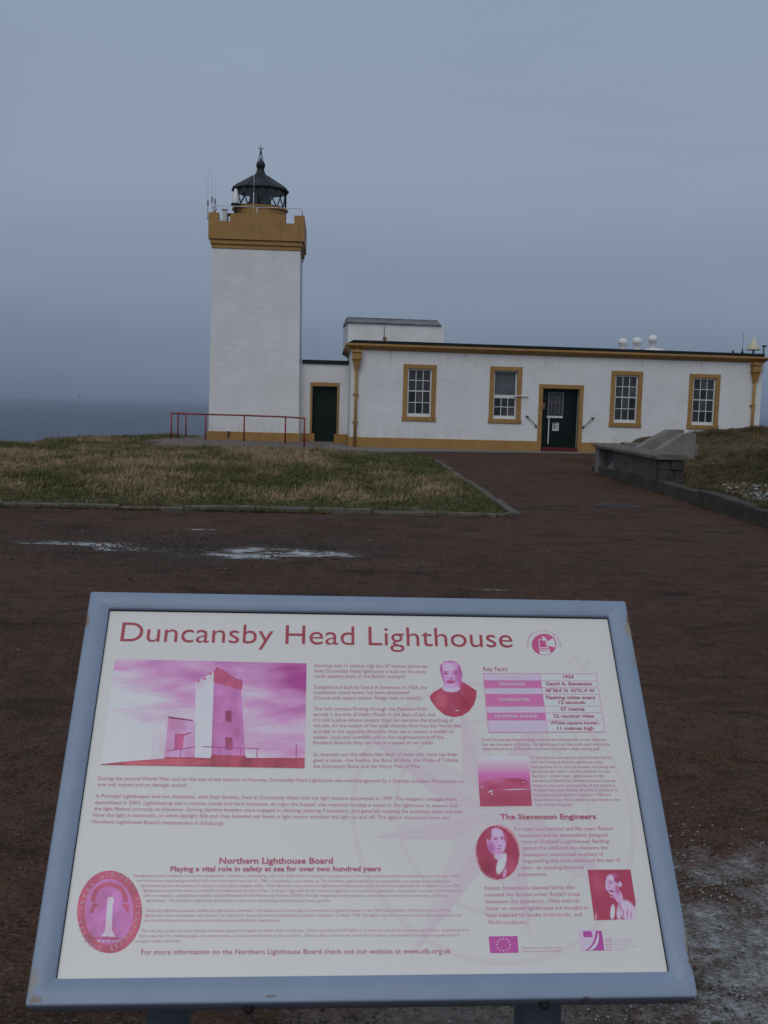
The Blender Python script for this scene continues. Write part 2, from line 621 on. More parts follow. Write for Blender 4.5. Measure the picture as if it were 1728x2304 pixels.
M['pane'] = make_glass_pane('dark_window_glass', (.06, .06, .064))
M['pane2'] = make_glass_pane('greyer_window_glass', (.10, .10, .106), 0.18)
M['pane3'] = make_glass_pane('black_window_glass', (.030, .030, .034), 0.08)
M['paneb'] = make_glass_pane('blinded_window_glass', (.12, .125, .135), 0.25)
M['glass'] = make_clear_glass()
M['conc'] = make_concrete('weathered_concrete', (.24, .22, .20), (.16, .148, .135), 0.3)
M['wallconc'] = make_concrete('dark_lichen_concrete', (.145, .128, .112), (.085, .078, .07), 0.6, 3.0)
M['slab'] = make_concrete('pale_stair_concrete', (.27, .24, .212), (.19, .17, .152), 0.25)
M['coping'] = make_concrete('lichened_coping', (.200, .175, .150), (.125, .112, .098), 0.5, 3.2)
M['edging'] = make_concrete('damp_edging_concrete', (.098, .082, .068), (.052, .046, .040), 0.7, 2.6)
M['stone'] = make_concrete('dark_rubble_stone', (.085, .075, .066), (.045, .042, .038), 0.5, 4)
M['kerb'] = make_concrete('kerb_concrete', (.165, .145, .122), (.095, .085, .068), 0.8, 3)
M['apron'] = make_concrete('apron_concrete', (.20, .158, .135), (.145, .118, .102), 0.2, 1.2)
M['iron'] = speckle('rusty_cast_iron', (.035, .032, .034), (.06, .05, .048), 9, 0.7, 0.4, 0.4, 60)
M['metal'] = speckle('galvanised_metal', (.30, .31, .33), (.22, .23, .25), 9, 0.45, 0.5, 0.1, 60)
M['signpaint'] = make_sign_paint()
M['post'] = speckle('shaded_post_paint', (.095, .118, .150), (.075, .094, .122), 14, 0.5, 0.35, 0.1, 80)  # post colour darkened for the shade under the board
M['signdark'] = speckle('lip_shadow_and_bolt', (.015, .015, .02), (.03, .03, .035), 20, 0.7)  # near black for the painted lip shadow and for the bolts
M['brass'] = speckle('brass_plate', (.38, .20, .09), (.26, .13, .06), 9, 0.4, 0.5, 0.1, 50, metal=0.4)
M['gravel'] = speckle('stone_chips', (.050, .036, .029), (.105, .085, .072), 55, 0.9, 0.25, 0, world=True, detail=2)
M['pale_gravel'] = speckle('pale_chips', (.16, .15, .14), (.30, .295, .285), 45, 0.9, 0.25, 0, world=True, detail=2)
M['rubble'] = speckle('white_rubble', (.42, .41, .39), (.13, .12, .11), 9, 0.9, 0.2, 0.4, 50, world=True)
M['feather'] = speckle('grey_feather', (.10, .095, .09), (.05, .05, .05), 9, 0.9)
t_ = NT('puddle_water', 0.06, 0.5)
t_.color((.02, .018, .016))
t_.bump(t_.noise(t_.pos(), 9, 2), 0.12, 0.01)
t_.b.inputs['IOR'].default_value = 1.33
M['water'] = t_.mat

# ------------------------------------------------------------------ flat print on the sign (panel millimetres)
PRINT_TEXT = [
 ('title_text', 'crimson', -0.004, 0, [
  ('Duncansby Head Lighthouse', -400.7, 228.1, 251.8, 226.6, 35.15),
 ]),
 ('paragraph_text', 'mauve', 0, 0, [
  ('Standing only 11 metres high but 67 metres above sea', -82.7, 185.6, 105.2, 186.8, 6.15),
  ('level Duncansby Head lighthouse is built on the most', -82.6, 175.9, 101.8, 176.9, 6.11),
  ('north easterly point of the British mainland.', -82.5, 166.4, 68.0, 167.8, 6.07),
  ('Designed and built by David A Stevenson in 1924, the', -82.3, 147.0, 101.8, 148.4, 5.99),
  ('traditional round tower has been abandoned', -82.6, 137.5, 72.3, 139.2, 5.95),
 ]),
 ('paragraph_text', 'mauve', 0, 0.2, [
  ('(Curved walls require interior fittings made to match!).', -82.5, 128.1, 90.8, 129.8, 5.92),
 ]),
 ('paragraph_text', 'mauve', 0, 0, [
  ('The tidal streams flowing through the Pentland Firth', -82.3, 109.2, 99.3, 110.5, 5.84),
  ("earned it the title of Hell's Mouth in the days of sail, and", -82.7, 99.6, 112.4, 101.1, 5.8),
  ('it is still a place where unwary ships can become the plaything of', -82.6, 90.0, 142.2, 91.5, 5.77),
  ('the sea. As the waters of the wide Atlantic flow into the North Sea', -82.5, 80.5, 152.9, 82.0, 5.73),
  ('and ebb in the opposite direction, they set in motion a welter of', -82.4, 70.7, 140.5, 72.3, 5.69),
  ('eddies, races and overfalls, and in the neighbourhood of the', -82.3, 61.3, 123.7, 62.7, 5.65),
  ('Pentland Skerries they can run at a speed of ten knots.', -82.2, 52.0, 107.9, 53.2, 5.61),
 ]),
 ('paragraph_text', 'mauve', 0, 0, [
  ('So dramatic are the effects that each of these tide races has been', -82.0, 32.6, 145.1, 34.3, 5.54),
  ('given a name - the Swilkie, the Bore of Huna, the Wells of Tuftalie,', -82.3, 23.3, 145.8, 24.5, 5.5),
  ('the Duncansby Bore, and the Merry Men of Mey.', -82.2, 13.5, 85.1, 14.3, 5.46),
 ]),
 ('paragraph_text', 'mauve', 0, 0, [
  ('During the second World War, and on the eve of the invasion of Norway, Duncansby Head Lighthouse was machine-gunned by a German bomber. Fortunately no', -405.8, -7.1, 151.9, -10.0, 5.62),
  ('one was injured and no damage caused.', -405.4, -16.4, -272.5, -17.1, 5.53),
 ]),
 ('paragraph_text', 'mauve', 0, 0, [
  ("A Principal Lightkeeper and two Assistants, with their families, lived at Duncansby Head until the light became automated in 1997. The keepers' cottages were", -405.9, -34.2, 138.7, -38.2, 5.51),
  ('demolished in 2003. Lightkeeping was a remote, lonely and hard existence. At night the Keeper was required to keep a watch in the lightroom to ensure that', -406.1, -44.2, 139.5, -48.3, 5.47),
  ('the light flashed correctly to character. During daytime keepers were engaged in cleaning, painting if necessary, and generally keeping the premises clean and tidy.', -405.9, -53.7, 146.9, -57.6, 5.43),
  ('Now the light is automatic, so when daylight falls and rises between set levels, a light sensor switches the light on and off. The light is monitored from the', -405.7, -63.1, 124.9, -66.9, 5.39),
  ("Northern Lighthouse Board's headquarters in Edinburgh.", -405.9, -72.8, -212.2, -75.5, 5.31),
 ]),
 ('heading_text', 'plum', 0.022, 0, [
  ('Northern Lighthouse Board', -216.5, -132.1, -51.2, -132.5, 8.35),
 ]),
 ('heading_text', 'plum', 0.022, 0, [
  ('Playing a vital role in safety at sea for over two hundred years', -285.8, -142.8, 19.0, -143.5, 7.0),
 ]),
 ('paragraph_text', 'pale', 0.0, 0, [
  ("Navigating around Scotland's shores has always been a hazardous undertaking, with over 6000 miles of coastline, including some of the most beautiful and the most treacherous in Europe.  With", -336.2, -150.5, 135.1, -152.8, 3.79),
  ('more and more ships being wrecked, with more and more lives lost, in 1786 a Commission, now known as The Northern Lighthouse Board was established, and tasked with building four', -331.7, -157.3, 121.4, -160.2, 3.77),
  ('lighthouses around the coasts of Scotland to help sailors navigate safely.  Over the years more and more lighthouses followed and today the Board is responsible for a network of over 200', -325.3, -164.5, 134.1, -166.8, 3.76),
  ("lighthouses around the coasts and islands of Scotland and the Isle of Man.  In today's high tech world, marine navigation is not just about lighthouses, the mariner now has a wide choice of", -321.5, -171.3, 134.9, -173.7, 3.74),
  ('aids to navigation, ranging from satellite using Differential Global Positioning Systems (DGPS), through integrated charting systems, radar beacons (racons) to buoys and, of course,', -319.5, -178.0, 114.9, -180.5, 3.72),
  ('lighthouses.  The Northern Lighthouse Board plays a vital role in developing and providing all these systems.', -316.0, -184.8, -54.4, -186.6, 3.68),
 ]),
 ('paragraph_text', 'pale', 0.0, 0, [
  ('Originally lighthouse keepers staffed the lighthouses, however, with advances in technology an automation programme began in the 1960s and gradually all Scottish and Isle of Man', -314.9, -198.7, 120.0, -201.0, 3.66),
  ('lighthouses were automated, with the last, Fair Isle South, being converted to unmanned automatic operation in March 1998. The lights shine for mariners as they have always done, but', -315.5, -205.3, 134.4, -207.8, 3.64),
  ('are now monitored by computer and visited only periodically for maintenance.', -316.0, -211.9, -126.0, -213.0, 3.6),
 ]),
 ('paragraph_text', 'pale', 0.0, 0, [
  ('The UK has a great maritime history and today boasts the largest maritime sector in Europe.  With a turnover of £37 billion it is twice the size of aerospace or agriculture.  Employing more', -318.3, -225.8, 143.8, -228.2, 3.58),
  ('than a quarter of a million people, the sector makes a massive contribution to the economy.  Marine safety is the corner stone of this industry all enabled by innovative engineering and', -320.6, -232.6, 128.6, -235.0, 3.56),
  ('stringent safety standards.', -324.9, -239.6, -262.2, -239.4, 3.51),
 ]),
 ('website_text', 'plum', 0, 0, [
  ('For more information on the Northern Lighthouse Board check out our website at www.nlb.org.uk', -315.2, -255.3, 115.6, -257.8, 6.42),
 ]),
 ('heading_text', 'plum', 0.0, 0, [
  ('Key Facts:', 197.7, 182.4, 239.5, 182.9, 7.34),
 ]),
 ('table_text', 'plum', 0.02, 0, [
  ('1924', 330.9, 170.1, 348.9, 170.4, 6.09),
  ('David A. Stevenson', 301.0, 157.2, 378.3, 158.1, 6.04),
  ("58°38.6' N  03°01.4' W", 298.6, 144.9, 381.1, 145.7, 5.99),
  ('Flashing white every', 297.9, 132.5, 380.6, 133.3, 5.94),
  ('12 seconds', 317.8, 124.1, 361.8, 124.6, 5.9),
  ('67 metres', 319.8, 112.3, 359.4, 112.6, 5.86),
  ('22 nautical miles', 305.9, 100.0, 373.4, 100.6, 5.81),
  ('White square tower,', 299.2, 88.3, 380.2, 89.0, 5.76),
  ('11 metres high', 309.9, 78.8, 369.9, 79.3, 5.72),
 ]),
 ('table_text', 'palepink', 0.01, 0, [
  ('ESTABLISHED', 217.6, 169.4, 272.3, 170.0, 5.66),
  ('ENGINEER', 223.0, 155.6, 265.4, 156.0, 5.61),
  ('POSITION', 225.1, 144.1, 265.1, 144.5, 5.56),
  ('CHARACTER', 219.1, 127.7, 269.9, 128.2, 5.5),
  ('ELEVATION', 222.0, 112.0, 266.4, 112.4, 5.44),
  ('NOMINAL RANGE', 209.8, 98.8, 279.5, 99.4, 5.39),
  ('STRUCTURE', 221.9, 82.8, 268.9, 83.5, 5.33),
 ]),
 ('paragraph_text', 'mauve', 0.0, 0, [
  ('From Duncansby Head looking towards the Orkney hills to the west you', 185.9, 59.1, 387.7, 60.8, 4.73),
  ('can see the island of Stroma.  Its lighthouse is on the north west side of the', 185.8, 51.4, 393.3, 53.1, 4.71),
  ('island where four of five tides can meet and make a deep roaring gulf.', 185.5, 43.9, 375.3, 45.7, 4.68),
 ]),
 ('paragraph_text', 'mauve', 0.0, 0, [
  ('To the east you can see the island Muckle Skerry', 259.3, 30.0, 391.8, 30.9, 4.42),
  ('with the Pentland Skerries lighthouse easily', 260.0, 22.4, 376.7, 23.2, 4.4),
  ('distinguished by its two tall towers, one being the', 259.7, 14.7, 394.6, 15.7, 4.37),
  ('lighthouse the other now the platform for the', 259.7, 7.4, 385.5, 8.1, 4.35),
  ('fog horn.  Other major lighthouses on the', 259.5, -0.2, 374.5, 0.5, 4.33),
  ('mainland of North East Scotland include Dunnet', 259.4, -7.9, 391.8, -7.2, 4.3),
  ('Head on the most northerly tip of the mainland,', 259.6, -15.4, 391.1, -14.7, 4.28),
  ('Strathy Point near Strathy, the first in Scotland to', 259.5, -22.9, 393.7, -22.3, 4.26),
  ('be built as an all-electric station in 1958 and', 259.5, -30.5, 380.3, -29.7, 4.23),
  ('Noss Head near Wick, which is also home to the', 259.3, -38.3, 394.2, -37.6, 4.21),
  ('Clan Sinclair Museum.', 259.7, -45.9, 318.9, -45.5, 4.18),
 ]),
 ('heading_text', 'plum', 0.022, 0, [
  ('The Stevenson Engineers', 203.4, -66.9, 352.5, -66.0, 7.9),
 ]),
 ('paragraph_text', 'mauve', 0, 0, [
  ('For over one hundred and fifty years Robert', 223.2, -84.4, 377.0, -83.1, 5.56),
  ('Stevenson and his descendants designed', 228.8, -93.9, 366.1, -93.0, 5.52),
  ("most of Scotland's Lighthouses. Battling", 231.7, -103.3, 366.9, -102.7, 5.48),
  ('against the odds and the elements the', 232.6, -112.7, 363.5, -112.3, 5.44),
  ('Stevensons constructed wonders of', 232.9, -122.6, 355.8, -122.0, 5.4),
  ('engineering that have withstood the test of', 231.3, -132.0, 380.0, -130.9, 5.37),
  ('time - an amazing historical', 228.0, -141.7, 322.3, -141.2, 5.32),
  ('achievement.', 221.9, -151.5, 265.7, -151.3, 5.28),
 ]),
 ('paragraph_text', 'mauve', 0, 0, [
  ("Robert Stevenson's talented family also", 170.9, -171.1, 305.3, -170.2, 5.32),
  ('included the famous writer Robert Louis', 170.8, -180.3, 311.3, -179.9, 5.29),
  ('Stevenson (his grandson).  Visits with his', 170.5, -190.0, 309.1, -189.5, 5.25),
  ('father to remote lighthouses are thought to', 170.6, -199.6, 321.8, -199.0, 5.21),
  ('have inspired his books', 170.7, -209.0, 249.8, -208.8, 5.16),
  ('and', 298.9, -208.7, 310.4, -208.6, 5.19),
 ]),
 ('caption_text', 'pale', 0, 0, [
  ('Supported by the European Union', 217.2, -252.5, 274.8, -252.4, 2.5),
  ('Project co-financed by the ERDF', 216.7, -257.2, 273.0, -257.0, 2.49),
 ]),
]
PRINT_SHAPES = {
 'lighthouse_picture': [
  ('SKY', [(-405, 195.7), (-95.2, 192.3), (-95.4, 12.8), (-405.1, 17.1)]),
  ((216, 196, 214), [(-359.4, 55.7), (-330.5, 71.5), (-325.9, 24.9), (-359.4, 23.2)]),
  ((205, 172, 200), [(-330.6, 73.1), (-310.1, 95.2), (-309.7, 26.1), (-326.9, 24.4)]),
  ((198, 150, 190), [(-332.2, 68.1), (-330.2, 69.3), (-327.9, 24.4), (-329.9, 24.4)]),
  ((192, 122, 172), [(-310.3, 95.2), (-267.7, 89.1), (-263.1, 27.4), (-310.9, 25.5)]),
  ((120, 30, 72), [(-310.5, 96.6), (-272, 91.1), (-271.9, 88.8), (-310.2, 93.8)]),
  ((158, 62, 112), [(-297.4, 68.4), (-283.5, 67.1), (-283.5, 41.8), (-297.1, 40.6)]),
  ((150, 50, 90), [(-285.3, 66.8), (-272.8, 70.8), (-272.6, 68.6), (-285.1, 64.1)]),
  ((216, 196, 214), [(-271.9, 144.3), (-243.8, 159.2), (-243.1, 148.1), (-239.1, 27.5), (-264.1, 27.4)]),
  ((172, 92, 152), [(-243.8, 159.2), (-199.5, 145.1), (-187.1, 30.5), (-239.2, 30.2)]),
  ((208, 170, 200), [(-273.9, 150.1), (-272.3, 156.6), (-244.8, 174), (-243.7, 156.9), (-271.7, 141.4)]),
  ((158, 62, 98), [(-244.8, 174), (-243.5, 178.7), (-231.8, 180.1), (-222, 171.9), (-206.8, 162.6), (-198.1, 160.3), (-197.4, 146.3), (-199.9, 142.8), (-244.2, 156.3)]),
  ((150, 55, 92), [(-236.4, 180), (-236.8, 178.1), (-238.2, 176.9), (-240, 176.9), (-241.6, 178), (-242.2, 179.9), (-241.8, 181.9), (-240.4, 183.1), (-238.6, 183.1), (-237, 181.9)]),
  ((165, 80, 125), [(-266, 157.8), (-266.7, 156.1), (-268.5, 155.4), (-270.4, 156.1), (-271.3, 157.7), (-270.6, 159.4), (-268.8, 160.1), (-266.9, 159.4)]),
  ((165, 80, 125), [(-256, 162), (-256.6, 160.4), (-258.5, 159.6), (-260.4, 160.3), (-261.3, 162), (-260.6, 163.6), (-258.8, 164.3), (-256.9, 163.7)]),
  ((165, 80, 125), [(-247.8, 171.6), (-248.5, 169.9), (-250.3, 169.2), (-252.3, 169.8), (-253.2, 171.5), (-252.5, 173.2), (-250.7, 173.9), (-248.7, 173.2)]),
  ((165, 80, 125), [(-210.7, 161.4), (-211.4, 159.7), (-213.3, 159), (-215.2, 159.7), (-216, 161.3), (-215.4, 163), (-213.5, 163.7), (-211.6, 163)]),
  ((165, 80, 125), [(-198.7, 160.9), (-199.4, 159.3), (-201.2, 158.5), (-203.2, 159.2), (-204, 160.9), (-203.3, 162.5), (-201.5, 163.2), (-199.6, 162.6)]),
  ((135, 48, 90), [(-222.7, 106.7), (-213.3, 106.8), (-211.2, 88.5), (-220.6, 88.4)]),
  ((135, 48, 90), [(-220, 62.1), (-208.7, 62.2), (-206.8, 41.7), (-217.8, 42.2)]),
  ((148, 50, 76), [(-405.1, 17.6), (-373.2, 21.5), (-331, 25.4), (-311.5, 26.6), (-308.3, 29.8), (-264.2, 29), (-240.4, 28.1), (-238.2, 34), (-187.2, 32.1), (-184.5, 28.9), (-95.4, 29.4), (-95.4, 12.8), (-405, 16.8)]),
  ((176, 66, 84), [(-373.1, 20.4), (-310.9, 25.5), (-263.1, 26.9), (-234.9, 22.7), (-264.8, 16.2), (-360.1, 16.3)]),
  ((150, 55, 112), [(-307.3, 40.4), (-264.6, 46.8), (-264.4, 45.6), (-307, 39.2)]),
  ((150, 55, 112), [(-254.4, 47.4), (-164.7, 44.7), (-164.7, 43.5), (-254.4, 46.2)]),
  ((150, 55, 112), [(-169.3, 44.1), (-168.6, 29), (-169.7, 29), (-170.4, 44.1)]),
  ((150, 55, 112), [(-225.7, 45.6), (-225.3, 30.8), (-226.4, 30.8), (-226.8, 45.7)]),
  ((150, 55, 112), [(-194.4, 45.1), (-193.2, 31.6), (-194.3, 31.5), (-195.5, 45)]),
  ((150, 55, 112), [(-108.4, 51.9), (-108, 29.3), (-109.1, 29.3), (-109.6, 51.9)]),
  ((150, 55, 112), [(-286.5, 41.8), (-285.9, 28.3), (-287, 28.4), (-287.6, 41.8)]),
 ],
 'oval_seal': [
  ((160, 60, 92), [(-319.8, -198.8), (-319.5, -206.1), (-319.9, -213.2), (-321, -220), (-323, -226.4), (-325.6, -232.4), (-328.8, -237.7), (-332.7, -242.3), (-337, -246.2), (-341.9, -249.3), (-347.1, -251.5), (-352.6, -252.8), (-358.2, -253.2), (-364, -252.7), (-369.8, -251.3), (-375.6, -249), (-381.1, -245.9), (-386.4, -241.9), (-391.4, -237.2), (-395.9, -231.9), (-399.9, -225.9), (-403.4, -219.5), (-406.2, -212.7), (-408.3, -205.6), (-409.7, -198.3), (-410.3, -191), (-410.1, -183.8), (-409.2, -176.9), (-407.5, -170.2), (-405, -164), (-401.9, -158.4), (-398.1, -153.4), (-393.7, -149.2), (-388.7, -145.9), (-383.4, -143.5), (-377.7, -142), (-371.7, -141.5), (-365.7, -142), (-359.6, -143.5), (-353.7, -146), (-347.9, -149.4), (-342.5, -153.6), (-337.4, -158.6), (-332.9, -164.3), (-328.9, -170.5), (-325.5, -177.2), (-322.9, -184.2), (-321, -191.5)]),
  ((170, 88, 152), [(-331.8, -198.7), (-331.4, -205.7), (-331.9, -212.5), (-333.3, -218.8), (-335.4, -224.7), (-338.2, -229.9), (-341.7, -234.3), (-345.7, -237.8), (-350.3, -240.4), (-355.1, -241.9), (-360.3, -242.4), (-365.5, -241.8), (-370.8, -240.2), (-375.9, -237.6), (-380.8, -234), (-385.4, -229.6), (-389.5, -224.3), (-393, -218.5), (-395.8, -212.1), (-398, -205.3), (-399.3, -198.4), (-399.8, -191.4), (-399.5, -184.6), (-398.3, -178), (-396.4, -172), (-393.6, -166.6), (-390.1, -161.9), (-386, -158.2), (-381.4, -155.4), (-376.4, -153.7), (-371.1, -153.2), (-365.6, -153.8), (-360.2, -155.5), (-354.9, -158.3), (-349.9, -162.1), (-345.3, -166.7), (-341.2, -172.2), (-337.7, -178.3), (-334.9, -184.9), (-332.9, -191.7)]),
  ((205, 172, 200), [(-368.6, -178.5), (-361.6, -179.1), (-360.7, -183.6), (-361.7, -187.3), (-358.8, -221.6), (-356.7, -226.9), (-352, -231.9), (-372.6, -231.2), (-368.9, -226), (-367.7, -220.6), (-369.4, -187.3), (-369.9, -182.7)]),
  ((156, 58, 92), [(-340.7, -186), (-341.5, -180.2), (-343.6, -174.5), (-347, -169.3), (-351.4, -164.8), (-356.6, -161.2), (-362.3, -158.9), (-368.3, -157.8), (-374.3, -158), (-379.8, -159.6), (-384.7, -162.4), (-388.6, -166.3), (-391.5, -171), (-393, -176.4), (-393.3, -182.2), (-385.9, -187), (-386.7, -182.5), (-386.6, -178.1), (-385.4, -173.9), (-383.3, -170.2), (-380.3, -167.3), (-376.7, -165.1), (-372.5, -163.9), (-368.1, -163.7), (-363.6, -164.6), (-359.3, -166.4), (-355.3, -169.1), (-352, -172.6), (-349.5, -176.6), (-347.9, -180.9), (-347.3, -185.4)]),
  ((156, 58, 92), [(-391.6, -188.1), (-380, -187.6), (-386.2, -193.6), (-386.9, -199.9), (-392.2, -199.2), (-389.7, -192.6)]),
  ((156, 58, 92), [(-350.1, -187.7), (-338.4, -188.9), (-339.5, -192.9), (-336.9, -199.4), (-341.3, -200.1), (-345, -193.2)]),
  ((150, 60, 100), [(-382.1, -232.9), (-370.3, -231.8), (-359.2, -233.3), (-346.4, -232.7), (-347.1, -234.8), (-358.9, -235.4), (-370.1, -233.9), (-380.9, -234.9)]),
  ((200, 160, 190), [(-377.9, -237.4), (-374.3, -236.5), (-371.4, -237.8), (-374.6, -238.6)]),
  ((200, 160, 190), [(-371.2, -238.5), (-367.7, -236.6), (-364.9, -237.8), (-368, -238.7)]),
  ((200, 160, 190), [(-364.7, -237.5), (-361.2, -236.6), (-358.3, -237.9), (-361.5, -238.7)]),
  ((200, 160, 190), [(-358, -238.6), (-354.6, -236.7), (-351.7, -237.9), (-354.9, -238.8)]),
  ((200, 160, 190), [(-351.5, -237.6), (-348, -236.7), (-345.1, -238), (-348.3, -238.8)]),
 ],
 'ink_bars': [
  ((176, 120, 152), [(254.4, -203.5), (256.3, -203.5), (255.7, -208.6), (253.7, -208.6)]),
  ((176, 120, 152), [(258.1, -203.5), (260.1, -203.5), (259.5, -208.7), (257.5, -208.6)]),
  ((176, 120, 152), [(261.7, -205.4), (263.7, -205.4), (263.3, -208.7), (261.3, -208.7)]),
  ((176, 120, 152), [(265.7, -203.6), (267.7, -203.6), (267.1, -208.7), (265.1, -208.7)]),
  ((176, 120, 152), [(269.2, -205.5), (271.2, -205.5), (270.8, -208.7), (268.8, -208.7)]),
  ((176, 120, 152), [(273, -205.5), (275, -205.5), (274.6, -208.7), (272.6, -208.7)]),
  ((176, 120, 152), [(276.8, -205.5), (278.8, -205.5), (278.4, -208.8), (276.4, -208.7)]),
  ((176, 120, 152), [(280.6, -205.5), (282.6, -205.5), (282.2, -208.8), (280.2, -208.8)]),
  ((176, 120, 152), [(284.4, -205.5), (286.4, -205.5), (285.9, -208.8), (284, -208.8)]),
  ((176, 120, 152), [(288.4, -203.7), (290.4, -203.7), (289.7, -208.8), (287.7, -208.8)]),
  ((176, 120, 152), [(292, -205.6), (293.9, -205.6), (293.5, -208.8), (291.5, -208.8)]),
  ((176, 120, 152), [(172.8, -213.3), (174.8, -213.3), (174.3, -218.3), (172.4, -218.3)]),
  ((176, 120, 152), [(176.6, -213.3), (178.6, -213.3), (178.1, -218.4), (176.1, -218.4)]),
  ((176, 120, 152), [(180.2, -215.2), (182.2, -215.2), (181.9, -218.4), (179.9, -218.4)]),
  ((176, 120, 152), [(184.2, -213.3), (186.1, -213.3), (185.7, -218.4), (183.7, -218.4)]),
  ((176, 120, 152), [(187.8, -215.2), (189.8, -215.2), (189.5, -218.4), (187.5, -218.4)]),
  ((176, 120, 152), [(191.6, -215.2), (193.6, -215.2), (193.3, -218.5), (191.3, -218.4)]),
  ((176, 120, 152), [(195.4, -215.3), (197.3, -215.3), (197, -218.5), (195.1, -218.5)]),
  ((176, 120, 152), [(199.2, -215.3), (201.1, -215.3), (200.8, -218.5), (198.9, -218.5)]),
  ((176, 120, 152), [(203, -215.3), (204.9, -215.3), (204.6, -218.5), (202.7, -218.5)]),
  ((176, 120, 152), [(207, -213.5), (208.9, -213.5), (208.4, -218.5), (206.4, -218.5)]),
  ((176, 120, 152), [(210.6, -215.3), (212.5, -215.4), (212.2, -218.6), (210.2, -218.6)]),
  ((176, 120, 152), [(214.4, -215.4), (216.3, -215.4), (216, -218.6), (214, -218.6)]),
  ((176, 120, 152), [(218.2, -215.4), (220.1, -215.4), (219.8, -218.6), (217.8, -218.6)]),
  ((176, 120, 152), [(222, -215.4), (223.9, -215.4), (223.6, -218.6), (221.6, -218.6)]),
  ((176, 120, 152), [(225.8, -215.4), (227.7, -215.4), (227.4, -218.7), (225.4, -218.6)]),
 ],
 'round_logo': [
  ((170, 60, 118), [(327.3, 233.7), (326.7, 230.5), (325.5, 227.4), (323.9, 224.5), (321.8, 221.7), (319.4, 219.3), (316.6, 217.2), (313.6, 215.5), (310.3, 214.3), (307, 213.5), (303.7, 213.2), (300.5, 213.4), (297.3, 214.1), (294.4, 215.3), (291.8, 216.9), (289.5, 218.9), (287.6, 221.3), (286.2, 223.9), (285.3, 226.8), (284.8, 229.9), (284.9, 233), (285.5, 236.2), (286.7, 239.3), (288.3, 242.3), (290.3, 245.1), (292.8, 247.5), (295.5, 249.6), (298.6, 251.4), (301.8, 252.7), (305.2, 253.5), (308.5, 253.8), (311.8, 253.6), (315, 252.9), (318, 251.7), (320.6, 250), (322.9, 248), (324.8, 245.6), (326.2, 242.9), (327.1, 239.9), (327.5, 236.8)]),
  ((205, 205, 200), [(313.2, 239.3), (322.6, 245.6), (325.8, 238.3), (324.9, 227.9), (312.4, 230.8)]),
  ((208, 188, 206), [(297.7, 243.4), (301.2, 245), (301.6, 244.1), (298.9, 241.6), (298.1, 228.1), (296.7, 228.1)]),
  ((208, 188, 206), [(304.7, 249.6), (306.1, 250), (306.5, 247.8), (309.6, 246.4), (311.7, 243.6), (311.4, 240.5), (302.4, 241), (302.6, 242.6), (304.7, 244.1)]),
  ((208, 188, 206), [(310, 240.5), (312.5, 240.5), (312.4, 230.8), (313.3, 225.9), (310.5, 225.9), (310.7, 232), (308.2, 232.2), (310.6, 234.2), (308.4, 235.6), (310.7, 237.1), (308.7, 238.6)]),
  ((208, 188, 206), [(296.4, 227.5), (313, 228.1), (313, 226.2), (296.7, 225.7)]),
  ((208, 188, 206), [(296.2, 223.9), (315.3, 224.7), (315.4, 222.3), (296, 222.5)]),
  ((208, 188, 206), [(296.5, 220.6), (314.4, 221.3), (315.9, 217.5), (311.4, 214.8), (304.6, 213.5), (299.2, 213.9), (295.7, 216.6)]),
 ],
 'flag_emblem': [
  ((162, 58, 142), [(171, -235.6), (212.8, -235.4), (212.2, -257.8), (171.4, -258)]),
  ((205, 165, 195), [(192.5, -237.3), (192.8, -238.3), (194, -238.4), (193, -239.1), (193.2, -240.2), (192.3, -239.5), (191.3, -240.2), (191.7, -239.1), (190.8, -238.4), (192, -238.3)]),
  ((205, 165, 195), [(197.2, -238.5), (197.5, -239.5), (198.7, -239.6), (197.7, -240.2), (197.9, -241.3), (197, -240.7), (195.9, -241.3), (196.3, -240.2), (195.5, -239.5), (196.7, -239.5)]),
  ((205, 165, 195), [(200.4, -241.5), (200.7, -242.6), (201.9, -242.6), (200.9, -243.3), (201.1, -244.4), (200.2, -243.8), (199.1, -244.4), (199.6, -243.3), (198.7, -242.6), (199.9, -242.5)]),
  ((205, 165, 195), [(201.3, -245.7), (201.6, -246.7), (202.8, -246.8), (201.8, -247.4), (202, -248.5), (201, -247.9), (200, -248.5), (200.4, -247.4), (199.6, -246.7), (200.8, -246.7)]),
  ((205, 165, 195), [(199.6, -249.8), (199.9, -250.8), (201.1, -250.9), (200.1, -251.5), (200.3, -252.6), (199.4, -252), (198.3, -252.6), (198.7, -251.5), (197.9, -250.8), (199.1, -250.8)]),
  ((205, 165, 195), [(195.8, -252.8), (196.1, -253.8), (197.3, -253.9), (196.3, -254.5), (196.5, -255.6), (195.6, -255), (194.5, -255.6), (195, -254.5), (194.1, -253.8), (195.3, -253.8)]),
  ((205, 165, 195), [(190.9, -253.8), (191.2, -254.9), (192.4, -254.9), (191.4, -255.6), (191.6, -256.7), (190.7, -256), (189.7, -256.6), (190.1, -255.6), (189.2, -254.9), (190.4, -254.9)]),
  ((205, 165, 195), [(186.3, -252.7), (186.6, -253.7), (187.8, -253.8), (186.8, -254.5), (187, -255.5), (186.1, -254.9), (185, -255.5), (185.4, -254.4), (184.6, -253.8), (185.8, -253.7)]),
  ((205, 165, 195), [(183.1, -249.7), (183.4, -250.7), (184.6, -250.7), (183.6, -251.4), (183.8, -252.5), (182.9, -251.9), (181.8, -252.5), (182.2, -251.4), (181.4, -250.7), (182.6, -250.7)]),
  ((205, 165, 195), [(182.2, -245.5), (182.5, -246.6), (183.7, -246.6), (182.7, -247.3), (182.9, -248.4), (182, -247.8), (180.9, -248.4), (181.3, -247.3), (180.5, -246.6), (181.7, -246.6)]),
